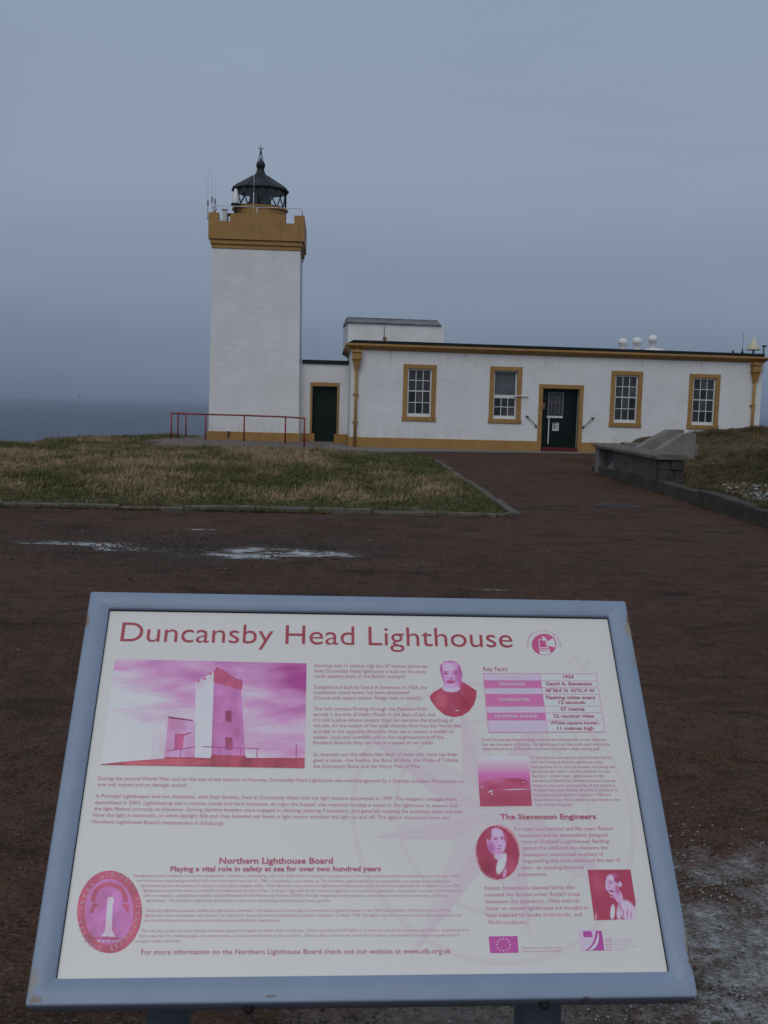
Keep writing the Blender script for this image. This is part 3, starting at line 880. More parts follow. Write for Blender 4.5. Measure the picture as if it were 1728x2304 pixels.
  ((205, 165, 195), [(183.8, -241.4), (184.2, -242.4), (185.3, -242.5), (184.3, -243.2), (184.6, -244.2), (183.6, -243.6), (182.6, -244.2), (183, -243.2), (182.1, -242.5), (183.3, -242.4)]),
  ((205, 165, 195), [(187.6, -238.4), (187.9, -239.4), (189.1, -239.5), (188.1, -240.2), (188.3, -241.2), (187.4, -240.6), (186.4, -241.2), (186.8, -240.2), (185.9, -239.5), (187.1, -239.4)]),
 ],
 'fund_emblem': [
  ((185, 160, 186), [(303, -227.4), (328.4, -227.2), (336.6, -229.2), (336.4, -256), (302.5, -256.1)]),
  ((155, 55, 140), [(308.7, -229.7), (321.4, -229.5), (322, -237.8), (309.1, -237.9)]),
  ((155, 55, 140), [(328.2, -229.3), (336.6, -229.2), (336.6, -256), (308.4, -256.1), (314.9, -252), (320.7, -246.2), (324.9, -239)]),
  ((196, 176, 192), [(330.6, -231.5), (331.3, -233.8), (331.2, -239.1), (329.3, -244.9), (324.8, -251.4), (318.6, -255.5), (313, -255.8), (319.2, -251.3), (323.8, -246.2), (328, -239.7)]),
  ((178, 120, 160), [(339.2, -239.9), (349.7, -239.8), (349.6, -241), (339, -240.9)]),
  ((194, 164, 186), [(351.8, -240), (371.6, -239.6), (371.5, -240.4), (351.7, -241)]),
  ((190, 150, 180), [(373.1, -239.6), (380.1, -239.7), (380, -240.4), (372.9, -240.4)]),
  ((178, 120, 160), [(339.2, -243.3), (349.8, -243.2), (349.6, -244.4), (339.1, -244.3)]),
  ((194, 164, 186), [(351.9, -243.4), (372.1, -243), (372, -243.8), (351.7, -244.4)]),
  ((190, 150, 180), [(373.5, -243), (380.6, -243.1), (380.5, -243.8), (373.4, -243.8)]),
  ((178, 120, 160), [(339.1, -246.9), (349.7, -246.9), (349.5, -248.1), (339, -248)]),
  ((194, 164, 186), [(351.8, -247), (367, -246.6), (366.8, -247.4), (351.6, -248.1)]),
  ((190, 150, 180), [(368.4, -246.6), (375.4, -246.7), (375.3, -247.5), (368.2, -247.4)]),
  ((178, 120, 160), [(339.1, -250.6), (349.6, -250.5), (349.4, -251.7), (338.9, -251.6)]),
  ((194, 164, 186), [(351.7, -250.7), (375.5, -250.2), (375.4, -251), (351.5, -251.7)]),
  ((190, 150, 180), [(376.9, -250.2), (383.9, -250.3), (383.8, -251), (376.8, -251)]),
  ((178, 120, 160), [(339, -254.5), (348.1, -254.4), (348, -255.6), (338.9, -255.5)]),
  ((194, 164, 186), [(351.6, -254.6), (360.1, -254.1), (360, -254.9), (351.5, -255.6)]),
  ((190, 150, 180), [(361.5, -254.1), (368.5, -254.2), (368.4, -255), (361.4, -254.9)]),
 ],
 'fact_table': [
  ((196, 158, 192), [(196.9, 177.5), (292.6, 178.7), (292.6, 165.8), (197, 164.7)]),
  ((188, 178, 192), [(292.6, 178.5), (388, 179.6), (387.9, 166.3), (292.7, 165.2)]),
  ((182, 92, 150), [(197, 164.7), (292.6, 165.8), (292.7, 152.5), (197, 151.4)]),
  ((188, 178, 192), [(292.7, 165.2), (387.9, 166.3), (387.9, 153.9), (292.7, 152.9)]),
  ((196, 158, 192), [(197, 151.4), (292.7, 152.5), (292.8, 141), (197.1, 140)]),
  ((188, 178, 192), [(292.7, 152.9), (387.9, 153.9), (387.8, 142), (292.8, 141)]),
  ((182, 92, 150), [(197.1, 140), (292.8, 141), (292.9, 119.6), (197.2, 118.7)]),
  ((188, 178, 192), [(292.8, 141), (387.8, 142), (387.7, 120.8), (292.9, 119.9)]),
  ((196, 158, 192), [(197.2, 118.7), (292.9, 119.6), (293, 107.9), (197.2, 107.1)]),
  ((188, 178, 192), [(292.9, 119.9), (387.7, 120.8), (387.6, 109.5), (293, 108.7)]),
  ((182, 92, 150), [(197.2, 107.1), (293, 107.9), (293.1, 95.3), (197.3, 94.5)]),
  ((188, 178, 192), [(293, 108.7), (387.6, 109.5), (387.5, 96.4), (293.1, 95.7)]),
  ((196, 158, 192), [(197.3, 94.5), (293.1, 95.3), (293.2, 74.7), (197.4, 74)]),
  ((188, 178, 192), [(293.1, 95.7), (387.5, 96.4), (387.4, 76.1), (293.2, 75.4)]),
  ((180, 110, 150), [(196.9, 177.9), (388.1, 180), (387.9, 179.2), (196.9, 177.1)]),
  ((180, 110, 150), [(197, 165.1), (388, 166.7), (387.9, 165.9), (196.9, 164.3)]),
  ((180, 110, 150), [(197, 151.8), (387.9, 154.3), (387.8, 153.5), (197, 151)]),
  ((180, 110, 150), [(197.1, 140.4), (387.8, 142.3), (387.7, 141.6), (197, 139.6)]),
  ((180, 110, 150), [(197.2, 119), (387.7, 121.2), (387.6, 120.4), (197.1, 118.3)]),
  ((180, 110, 150), [(197.2, 107.5), (387.7, 109.9), (387.6, 109.1), (197.2, 106.7)]),
  ((180, 110, 150), [(197.3, 94.9), (387.6, 96.8), (387.5, 96.1), (197.2, 94.1)]),
  ((180, 110, 150), [(197.4, 74.4), (387.5, 76.5), (387.4, 75.8), (197.3, 73.6)]),
  ((180, 110, 150), [(196.5, 177.5), (197.3, 177.5), (197.7, 74), (197, 74)]),
  ((180, 110, 150), [(292.2, 178.7), (292.9, 178.7), (293.6, 74.7), (292.9, 74.7)]),
  ((180, 110, 150), [(387.6, 179.8), (388.4, 179.8), (387.8, 75.4), (387.1, 75.4)]),
 ],
}
PRINT_SOFT = [
 ('portrait_picture', (152, 50, 78), [(105.2, 135.1), (112.0, 142.6), (129.3, 153.3), (130.1, 159.8), (127.0, 169.9), (125.1, 183.1), (126.4, 192.4), (133.0, 198.7), (143.5, 200.5), (152.8, 198.9), (158.9, 191.8), (161.3, 180.5), (162.7, 174.4), (159.5, 165.2), (161.4, 161.8), (172.1, 154.6), (183.5, 146.3), (182.0, 134.3), (176.9, 121.4), (168.7, 110.5), (157.1, 102.3), (142.4, 99.6), (128.0, 103.2), (116.0, 115.0), (107.5, 127.6)], [
  (124.17, 129.78, 12.88, 17.73, 0, (170, 76, 102), 1),
  (162.55, 126.21, 12.9, 17.73, 0, (138, 40, 68), 1),
  (140.57, 122.05, 1.84, 22.52, 0, (142, 61, 96), 0.8),
  (159.09, 142.06, 2.59, 15.94, -35, (146, 63, 97), 0.9),
  (141.74, 150.88, 15.59, 8.43, 0, (201, 158, 193), 0.3),
  (142.82, 175.78, 19.84, 26.37, 0, (190, 130, 180), 0.12),
  (156.29, 173.29, 8.24, 21.32, 0, (162, 84, 146), 0.9),
  (128.45, 169.91, 4.85, 16.21, 0, (172, 98, 156), 0.9),
  (139.31, 188.03, 12.02, 9.87, 0, (203, 155, 195), 0.95),
  (126.45, 186.22, 3.37, 11.49, 0, (150, 74, 130), 0.7),
  (160.05, 186.64, 3.76, 12.33, 0, (146, 70, 126), 0.7),
  (143.39, 198.82, 15.09, 2.91, 0, (168, 96, 152), 0.8),
  (134.83, 176.5, 4.49, 2.05, 0, (139, 65, 114), 0.7),
  (149.85, 177.5, 4.49, 2.05, 0, (139, 65, 114), 0.7),
  (134.66, 179.77, 5.62, 1.23, -5, (153, 77, 127), 0.7),
  (150.07, 180.77, 5.63, 1.23, 5, (153, 77, 127), 0.7),
  (141.27, 172.09, 2.24, 6.92, 0, (202, 152, 193), 0.9),
  (142.84, 167.64, 3.73, 2.03, 0, (154, 76, 134), 0.8),
  (141.33, 161.54, 9.31, 3.64, 0, (157, 68, 116), 0.55),
  (140.9, 155.09, 5.94, 2.42, 0, (206, 156, 196), 0.9),
  (171.62, 148.59, 1.3, 1.21, 0, (121, 78, 115), 0.4),
  (148.97, 110.76, 3.66, 0.98, 0, (206, 160, 190), 0.4),
 ]),
 ('portrait_picture', (206, 122, 136), [(228.4, -116.7), (227.4, -123.2), (225.5, -129.4), (222.9, -135.3), (219.6, -140.7), (215.7, -145.5), (211.3, -149.5), (206.5, -152.8), (201.5, -155.2), (196.3, -156.6), (191.1, -157.1), (185.9, -156.6), (181.0, -155.1), (176.4, -152.7), (172.3, -149.4), (168.7, -145.3), (165.7, -140.5), (163.4, -135.1), (161.9, -129.3), (161.1, -123.0), (161.2, -116.7), (162.2, -110.2), (163.9, -103.9), (166.4, -97.9), (169.6, -92.4), (173.5, -87.4), (177.9, -83.1), (182.8, -79.6), (187.9, -77.1), (193.3, -75.6), (198.6, -75.0), (203.9, -75.6), (209.0, -77.1), (213.7, -79.6), (217.9, -83.1), (221.6, -87.4), (224.5, -92.4), (226.7, -98.0), (228.1, -104.0), (228.7, -110.3)], [
  (194.79, -116.7, 32.35, 39.5, 0, (146, 46, 76), 0.03),
  (213.61, -138.44, 11.07, 19.7, 0, (160, 64, 94), 1),
  (176.62, -140.15, 12.87, 16.07, 0, (130, 36, 64), 1),
  (199.0, -133.02, 6.65, 17.97, 24, (208, 172, 200), 0.35),
  (202.61, -147.36, 2.94, 8.92, 20, (188, 130, 170), 0.8),
  (196.61, -123.07, 8.52, 5.09, 0, (200, 158, 192), 0.5),
  (194.6, -100.56, 14.39, 20.59, 4, (190, 134, 182), 0.1),
  (183.57, -90.0, 5.62, 11.89, 10, (150, 54, 88), 0.6),
  (208.48, -94.27, 2.62, 8.17, 0, (160, 74, 114), 0.6),
  (196.54, -87.58, 9.39, 7.83, 0, (204, 156, 196), 0.95),
  (185.64, -109.01, 6.7, 11.36, -15, (160, 86, 146), 0.9),
  (202.72, -107.56, 3.73, 7.36, 0, (202, 154, 194), 0.9),
  (193.41, -97.23, 3.55, 1.3, -4, (138, 65, 113), 0.7),
  (203.39, -96.49, 3.0, 1.3, 4, (138, 65, 113), 0.7),
  (193.63, -94.82, 4.49, 0.93, -8, (153, 76, 126), 0.8),
  (203.6, -94.27, 3.75, 0.93, 8, (153, 76, 126), 0.8),
  (199.69, -102.03, 1.49, 4.81, 0, (201, 151, 192), 0.9),
  (199.96, -107.19, 2.98, 1.47, 0, (150, 70, 126), 0.8),
  (198.05, -111.58, 4.65, 0.92, 0, (151, 69, 119), 0.6),
  (196.83, -116.7, 5.2, 1.65, 0, (172, 104, 156), 0.9),
  (180.79, -100.55, 1.68, 4.8, 0, (180, 118, 170), 0.5),
 ]),
 ('portrait_picture', (148, 50, 78), [(328.0, -142.7), (393.4, -142.5), (393.1, -190.4), (387.9, -213.1), (328.2, -214.8)], [
  (340.04, -162.02, 12.96, 19.59, 0, (160, 64, 92), 1),
  (379.36, -202.09, 13.18, 17.36, -28, (201, 158, 192), 0.3),
  (356.7, -203.18, 3.65, 11.45, 14, (208, 176, 200), 0.4),
  (365.13, -207.52, 3.65, 10.39, 0, (196, 156, 184), 0.7),
  (368.55, -180.65, 7.0, 10.95, -12, (186, 138, 178), 0.35),
  (361.93, -164.22, 10.01, 15.35, 6, (188, 142, 180), 0.1),
  (353.66, -167.38, 2.59, 6.07, 8, (190, 146, 182), 0.3),
  (372.15, -156.07, 7.81, 7.93, -20, (146, 50, 88), 0.5),
  (367.82, -150.51, 7.45, 2.54, 10, (160, 76, 118), 0.7),
  (374.22, -163.91, 2.6, 4.13, 0, (198, 152, 188), 0.35),
  (368.49, -171.85, 3.7, 9.25, 0, (160, 86, 138), 0.9),
  (361.53, -154.96, 5.58, 4.69, 0, (204, 159, 195), 0.9),
  (359.99, -162.44, 2.78, 1.08, 0, (135, 64, 106), 0.7),
  (360.01, -159.95, 3.71, 0.9, -6, (147, 70, 114), 0.7),
  (355.94, -167.04, 1.11, 3.93, 12, (176, 112, 160), 0.9),
  (359.82, -174.11, 5.54, 1.78, 8, (144, 63, 102), 0.6),
  (358.29, -177.97, 2.95, 1.42, 0, (182, 126, 168), 0.8),
  (359.52, -181.83, 4.78, 1.77, 10, (172, 108, 154), 0.8),
  (372.16, -205.84, 1.1, 7.99, 10, (164, 84, 128), 0.8),
  (378.18, -205.87, 1.1, 9.03, 14, (164, 84, 128), 0.8),
  (383.67, -206.93, 1.1, 6.95, 10, (170, 96, 138), 0.8),
  (369.91, -197.2, 1.28, 8.04, -6, (160, 80, 124), 0.8),
  (330.95, -210.76, 1.45, 7.58, 8, (186, 130, 156), 0.8),
 ]),
 ('island_picture', 'ISLE', [(175.2, 32.2), (257.6, 34.0), (254.7, -46.0), (173.9, -47.0)], [
  (216.55, -11.04, 37.97, 9.44, -3, (160, 64, 100), 0.3),
  (204.92, -6.93, 14.81, 4.17, -6, (170, 82, 124), 0.9),
  (232.9, -4.94, 16.71, 3.42, 0, (150, 54, 88), 0.8),
  (244.64, -7.92, 7.43, 4.94, 0, (140, 46, 78), 0.6),
  (194.67, -18.26, 7.36, 4.88, 0, (146, 50, 82), 0.7),
  (245.53, -8.3, 4.08, 1.71, 0, (176, 96, 128), 0.9),
  (232.27, -20.01, 24.02, 0.94, -2, (208, 166, 188), 0.8),
  (192.43, -22.75, 5.51, 1.31, -25, (206, 164, 186), 0.8),
  (193.92, -26.66, 2.2, 1.68, 0, (206, 164, 186), 0.9),
  (179.23, -16.06, 2.21, 1.13, 0, (200, 150, 178), 0.9),
  (214.97, -36.82, 44.05, 11.11, 0, (148, 54, 84), 1),
 ]),
]

# ------------------------------------------------------------------ terrain
KERB_LINE = [(-30.0, 12.6), (-14.0, 13.75), (-5.3, 14.42), (-1.9, 14.72), (1.62, 14.82)]
PATH_LEFT = [(1.95, 15.2), (1.72, 22.0), (1.5, 30.5), (1.05, 32.9), (-0.1, 34.7)]
PATH_RIGHT_X = 5.32
CLIFF = [(-90, 14), (-40, 23), (-20, 29), (-12.4, 32.6), (-11.6, 39.5), (-9.6, 44.5), (-3, 53), (8, 57), (24, 58), (60, 62), (120, 75)]


def interp(poly, x):
    xs, ys = [p[0] for p in poly], [p[1] for p in poly]
    return np.interp(x, xs, ys)


def cliff_dist(x, y):
    """signed distance outside the cliff edge (positive: seaward)"""
    best = np.full(np.shape(x), 1e9)
    for (ax, ay), (bx, by) in zip(CLIFF[:-1], CLIFF[1:]):
        dx, dy = bx - ax, by - ay
        t = np.clip(((x - ax) * dx + (y - ay) * dy) / (dx * dx + dy * dy), 0, 1)
        best = np.minimum(best, np.hypot(x - ax - t * dx, y - ay - t * dy))
    edge = interp(CLIFF, x)
    return np.where(y > edge, best, -best)


def mound_h(x, y):
    s_ = 2.6 * sstep(25.8, 26.4, y) + .6 * sstep(28, 36, y)
    a = sstep(5.5, 6.25, x - s_) * .55 + sstep(5.5, 9.5, x - s_ * .5) * .45 * sstep(5.5, 6.6, x - s_)
    rise = 0.16 + 0.98 * sstep(13.0, 26.5, y) - 0.35 * sstep(31.0, 37.5, y)
    rise = rise + 0.10 * sstep(9, 16, x)
    near = sstep(9.0, 13.0, y)
    pit = 1 - sstep(22.75, 23.0, y) * (1 - sstep(26.0, 26.6, y)) * (1 - sstep(6.2, 6.9, x))
    return a * rise * near * pit


def ground_h(x, y):
    lawn = sstep(0, 0.5, y - interp(KERB_LINE, x) - 0.15) * (1 - sstep(-0.35, 0.0, x - np.interp(y, [p[1] for p in PATH_LEFT], [p[0] for p in PATH_LEFT]))) * (1 - sstep(32.6, 33.6, y) * sstep(-8.2, -7.4, x))
    h = -0.04 + lawn * (0.085 + (0.10 * fbm(x * .35, y * .35, 4, 3) + .075 * np.abs(fbm(x * 1.0, y * 1.25, 3, 15))) * sstep(14.9, 18, y))
    h = h + mound_h(x, y) * (1 + .0) + np.where(x > 5.9, (0.15 * fbm(x * .6, y * .6, 4, 9) + .13 * fbm(x * 1.7, y * 1.2, 3, 19)) * sstep(5.9, 7.5, x) * sstep(12, 16, y) * (1 - sstep(35, 37, y)), 0)
    d = cliff_dist(x, y)
    h = h + np.where(d > -1.5, -0.10 * sstep(-1.5, 0.6, d), 0)
    h = np.where(d > 0, h - 66 * sstep(-12, 60, d) + 66 * sstep(-12, 60, np.zeros_like(d)), h)
    return h


def grid_obj(name, xs, ys, hf, mat, keep=None):
    X, Y = np.meshgrid(xs, ys)
    Zv = hf(X, Y)
    verts = np.stack([X.ravel(), Y.ravel(), Zv.ravel()], 1)
    nx = len(xs)
    i = (np.arange(len(ys) - 1)[:, None] * nx + np.arange(nx - 1)[None, :]).ravel()
    faces = np.stack([i, i + 1, i + nx + 1, i + nx], 1)
    if keep is not None:
        c = verts[faces].mean(1)
        faces = faces[keep(c[:, 0], c[:, 1])]
        used = np.unique(faces)
        remap = np.zeros(len(verts), dtype=np.int64)
        remap[used] = np.arange(len(used))
        verts, faces = verts[used], remap[faces]
    return mesh_obj(name, verts, faces, mat, smooth=True)


xs = np.concatenate([np.linspace(-120, -22, 40)[:-1], np.arange(-22, 22, .22), np.linspace(22, 140, 40)])
ys = np.concatenate([np.linspace(-60, 8, 30)[:-1], np.arange(8, 48, .22), np.linspace(48, 150, 50)])
tag(grid_obj('ground', xs, ys, ground_h, M['turf']), 'grassy headland ground falling away to a cliff edge', kind='structure')

sea_v = [(-40000, -200, -66), (40000, -200, -66), (40000, 60000, -66), (-40000, 60000, -66)]
tag(mesh_obj('sea', sea_v, [(0, 1, 2, 3)], M['sea']), 'grey blue sea with scattered whitecaps', kind='structure')

# red-brown chip surface, with hollows that hold the puddles
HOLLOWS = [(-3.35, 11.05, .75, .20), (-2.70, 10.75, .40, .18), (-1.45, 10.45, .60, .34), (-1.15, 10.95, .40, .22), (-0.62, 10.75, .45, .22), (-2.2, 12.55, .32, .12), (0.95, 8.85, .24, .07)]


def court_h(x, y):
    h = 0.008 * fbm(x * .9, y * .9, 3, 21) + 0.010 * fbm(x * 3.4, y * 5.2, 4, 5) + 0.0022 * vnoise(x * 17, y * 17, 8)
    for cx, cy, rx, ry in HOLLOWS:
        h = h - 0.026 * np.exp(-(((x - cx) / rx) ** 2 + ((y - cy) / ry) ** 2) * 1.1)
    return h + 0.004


def in_court(x, y):
    kl = interp(KERB_LINE, x)
    court = (y < kl + .05) & (x < 5.6 + 30 * (y < 11.0))
    pl = np.interp(y, [p[1] for p in PATH_LEFT], [p[0] for p in PATH_LEFT])
    path = (y >= kl - .1) & (x > np.where(y < 15.3, 1.9, pl - .02)) & (x < np.where(y < 26.8, PATH_RIGHT_X + .1, 13)) & (y < 41)
    return court | path


xs = np.concatenate([np.linspace(-36, -7, 60)[:-1], np.arange(-7, 6, .055), np.linspace(6, 36, 50)])
ys = np.concatenate([np.linspace(-30, 1.5, 30)[:-1], np.arange(1.5, 13.2, .045), np.arange(13.2, 41.2, .11)])
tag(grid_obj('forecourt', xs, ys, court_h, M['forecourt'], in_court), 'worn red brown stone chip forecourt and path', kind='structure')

# sea haze: a closed box of even thin air round everything
mb = MB()
mb.box(-45000, 45000, -260, 62000, -67.5, 13.2)
hz = bpy.data.materials.new('sea_haze')
hz.use_nodes = True
hn, hl = hz.node_tree.nodes, hz.node_tree.links
hn.clear()
ho = hn.new('ShaderNodeOutputMaterial')
hv = hn.new('ShaderNodeVolumePrincipled')
hv.inputs['Color'].default_value = (.62, .70, .84, 1)
hv.inputs['Density'].default_value = 6e-5
hl.new(hv.outputs[0], ho.inputs['Volume'])
haze = tag(mb.build('haze', hz), 'thin sea haze that softens the horizon', kind='stuff')

# concrete apron in front of the tower, and the landing at the link door
mb = MB()
mb.prism([(-8.6, 34.7), (-2.4, 33.75), (-2.3, 39.2), (-3.0, 43.0), (-9.0, 46.2), (-9.3, 40.8)], 'z', -0.3, 0.055)
tag(mb.build('concrete_apron', M['apron']), 'brown grey concrete apron in front of the lighthouse tower', kind='structure')
mb = MB()
mb.prism([(-2.28, 34.3), (-0.6, 34.35), (2.3, 36.6), (10.2, 38.85), (10.1, 39.35), (-1.3, 38.05), (-1.9, 42.1), (-3.0, 42.2)], 'z', -0.3, 0.035)
tag(mb.build('paving_strip', M['conc']), 'pale concrete paving strip along the foot of the low building', kind='structure')

# ------------------------------------------------------------------ kerb round the lawn
kerb = tag(empty('lawn_kerb', (0, 14.5, 0)), 'weathered concrete kerb along the lawn edge and up the path', 'kerb')
kerb_me = {}


def stone_box(mb, a, b, w, z0, z1, bev=.016, jit=.02):
    """a stone laid from a to b (ground points), width w"""
    ax, ay = a
    bx, by = b
    L = math.hypot(bx - ax, by - ay)
    ang = math.atan2(by - ay, bx - ax)
    m = Matrix.Translation(((ax + bx) / 2, (ay + by) / 2, 0)) @ Matrix.Rotation(ang + rnd.uniform(-jit, jit), 4, 'Z') @ Matrix.Rotation(rnd.uniform(-jit, jit), 4, 'Y')
    mb.box(-L / 2 + .005, L / 2 - .005, -w / 2 * rnd.uniform(.9, 1.1), w / 2 * rnd.uniform(.9, 1.1), z0, z1 + rnd.uniform(-.028, .014), bev, mat=m)


def along(poly, step):
    pts, out = [Vector((p[0], p[1], 0)) for p in poly], []
    acc = [0]
    for a, b in zip(pts[:-1], pts[1:]):
        acc.append(acc[-1] + (b - a).length)
    s = 0
    while s < acc[-1] - .2:
        e = min(s + step * rnd.uniform(.85, 1.15), acc[-1])
        out.append((s, e))
        s = e

    def at(d):
        for i in range(len(pts) - 1):
            if d <= acc[i + 1] + 1e-9:
                t = (d - acc[i]) / (acc[i + 1] - acc[i])
                p = pts[i].lerp(pts[i + 1], t)
                return (p.x, p.y)
        return (pts[-1].x, pts[-1].y)
    return [(at(a), at(b)) for a, b in out]


CORNER = [(1.62, 14.82), (1.80, 14.86), (1.91, 14.98), (1.95, 15.2)]
for poly, st, zt in ((KERB_LINE[1:], .92, .072), (CORNER, .17, .085), (PATH_LEFT[:3], 1.1, .05)):
    for a, b in along(poly, st):
        mb = MB()
        stone_box(mb, a, b, .13, -.12, zt)
        o = mb.build('kerb_stone', M['kerb'], kerb)
        o.matrix_parent_inverse = kerb.matrix_world.inverted()
        o.location = (0, -14.5, 0)
        o.matrix_parent_inverse = Matrix()
bpy.context.view_layer.update()

# ------------------------------------------------------------------ low building (local frame: x along the front, y into the building)
TH = 0.115
house = tag(empty('station_building', (-1.418, 38.0, 0.0), TH), 'long low white building with ochre trimmed windows and a flat roof', 'building')
HW, HD, HH = 15.8, 7.2, 3.62
UL, SK = .09, .055            # the left gable starts here and runs back slightly askew
left_x = lambda y: UL + SK * y
OPEN = [(2.17, 3.07, 1.20, 2.95), (5.40, 6.29, 1.20, 2.97), (7.27, 8.67, 0.0, 2.37), (10.03, 10.93, 1.17, 2.95), (13.08, 13.98, 1.16, 2.93)]


def wall_with_openings(mb, w, z0, z1, y0, y1, openings, x_from=0.0):
    xs_ = sorted(set([x_from, w] + [o[0] for o in openings] + [o[1] for o in openings]))
    for a, b in zip(xs_[:-1], xs_[1:]):
        op = [o for o in openings if o[0] <= a + 1e-6 and o[1] >= b - 1e-6]
        segs = [(z0, z1)]
        if op:
            segs = [(z0, op[0][2]), (op[0][3], z1)]
        for s, e in segs:
            if e - s > .01:
                mb.box(a, b, y0, y1, s, e)


mb = MB()
wall_with_openings(mb, HW, 0.0, HH, 0, .45, OPEN, UL)
mb.prism([(left_x(.451), .451), (.6, .451), (1.0, HD), (left_x(HD), HD)], 'z', 0, HH)
mb.box(HW - .45, HW, .45, HD, 0, HH)
mb.box(1.001, HW - .451, HD - .4, HD, 0, HH)
mb.box(1.001, HW - .451, .451, HD - .401, HH - .25, HH - .002)
me_fix = mb.build('wall', M['harl'], house)
# dark rooms behind the glass
mb = MB()
mb.box(.75, HW - .46, 1.6, 1.7, -.05, HH - .26)
mb.build('room_partition', speckle('dim_room', (.05, .05, .05), (.03, .03, .03), 2), house)

mb = MB()
for a, b in ((UL - .05, 7.12), (8.82, HW + .05)):
    mb.box(a, b, -.05, -.002, -.1, .40, .012)
mb.prism([(UL - .05, 0), (UL - .002, 0), (left_x(HD) - .002, HD), (left_x(HD) - .05, HD)], 'z', -.1, .40)
mb.box(HW + .002, HW + .05, 0, HD, -.1, .40, .012)
mb.build('plinth', M['ochre'], house)

# cavetto cornice swept round front, left and right
prof = [(0.0, 3.57), (.03, 3.57), (.05, 3.60), (.09, 3.635), (.16, 3.68), (.24, 3.715), (.24, 3.765), (.215, 3.785), (0, 3.79)]
mb = MB()
vs, fs = [], []
path_ = [(-1, HD, -1, 0), (-1, 0, -1, -1), (1, 0, 1, -1), (1, HD, 1, 0)]
for k, (sx, yy, ox, oy) in enumerate(path_):
    for d, z in prof:
        x = (left_x(yy) if sx < 0 else HW) + ox * d
        vs.append((x, yy + oy * d, z))
n = len(prof)
for k in range(3):
    for i in range(n - 1):
        fs.append((k * n + i, (k + 1) * n + i, (k + 1) * n + i + 1, k * n + i + 1))
mb.add(vs, fs)
mb.build('cornice', M['ochre'], house)
mb = MB()
mb.prism([(UL + .03, -.20), (HW - .05, -.20), (HW + .05, HD + .1), (left_x(HD) - .1, HD + .1), (left_x(1.5) - .1, 1.5)], 'z', 3.793, 3.905)
mb.build('roof', M['slate'], house)

# raised roof block with low lead roof
mb = MB()
mb.box(.14, 3.92, 2.6, 5.2, 3.8, 4.74, .02)
rb = mb.build('roof_block', M['whiteroof'], house)
mb = MB()
x0, x1, y0, y1 = .10, 3.80, 2.52, 5.28
mb.add([(x0, y0, 4.743), (x1, y0, 4.743), (x1, y1, 4.743), (x0, y1, 4.743), (x0 + .06, y0 + .75, 4.97), (x1 - .06, y0 + .75, 4.97), (x1 - .06, y1 - .75, 4.97), (x0 + .06, y1 - .75, 4.97)],
       [(3, 2, 1, 0), (0, 1, 5, 4), (1, 2, 6, 5), (2, 3, 7, 6), (3, 0, 4, 7), (4, 5, 6, 7)])
mb.box(x0 + .05, x1 - .05, y0 + .72, y1 - .72, 4.96, 5.0, .01)
mb.build('block_roof', M['lead'], rb)
mb = MB()
mb.box(1.50, 1.64, 2.56, 2.598, 4.10, 4.24, .02)
mb.box(1.53, 1.56, 2.585, 2.598, 4.24, 4.62)
mb.build('rusty_bracket', M['brass'], rb)

# roof vents
for i, (x, y, b) in enumerate(((11.81, 4.5, -.06), (12.32, 4.2, -.03), (12.84, 3.8, .05))):
    mb = MB()
    r = .165
    zt_ = 4.71 + b
    mb.lathe([(r * .84, 3.9), (r * .84, zt_ - .30), (r * .98, zt_ - .295), (r * 1.0, zt_ - .27), (r * .98, zt_ - .25), (r * 1.15, zt_ - .245), (r * 1.18, zt_ - .19), (r * 1.12, zt_ - .12), (r * .9, zt_ - .05), (r * .5, zt_ - .008), (0, zt_)], (x, y, 0), 20)
    v = mb.build('roof_vent', M['whiteroof'], house)
    mb = MB()
    if i < 2:
        mb.box(x - .3, x + .24, y - .3, y + .4, 3.906, 4.16, .03)
    else:
        mb.lathe([(.44, 3.906), (.44, 4.14), (.34, 4.20), (0, 4.21)], (x + .08, y, 0), 24)
    mb.build('vent_base', M['whiteroof'], v)


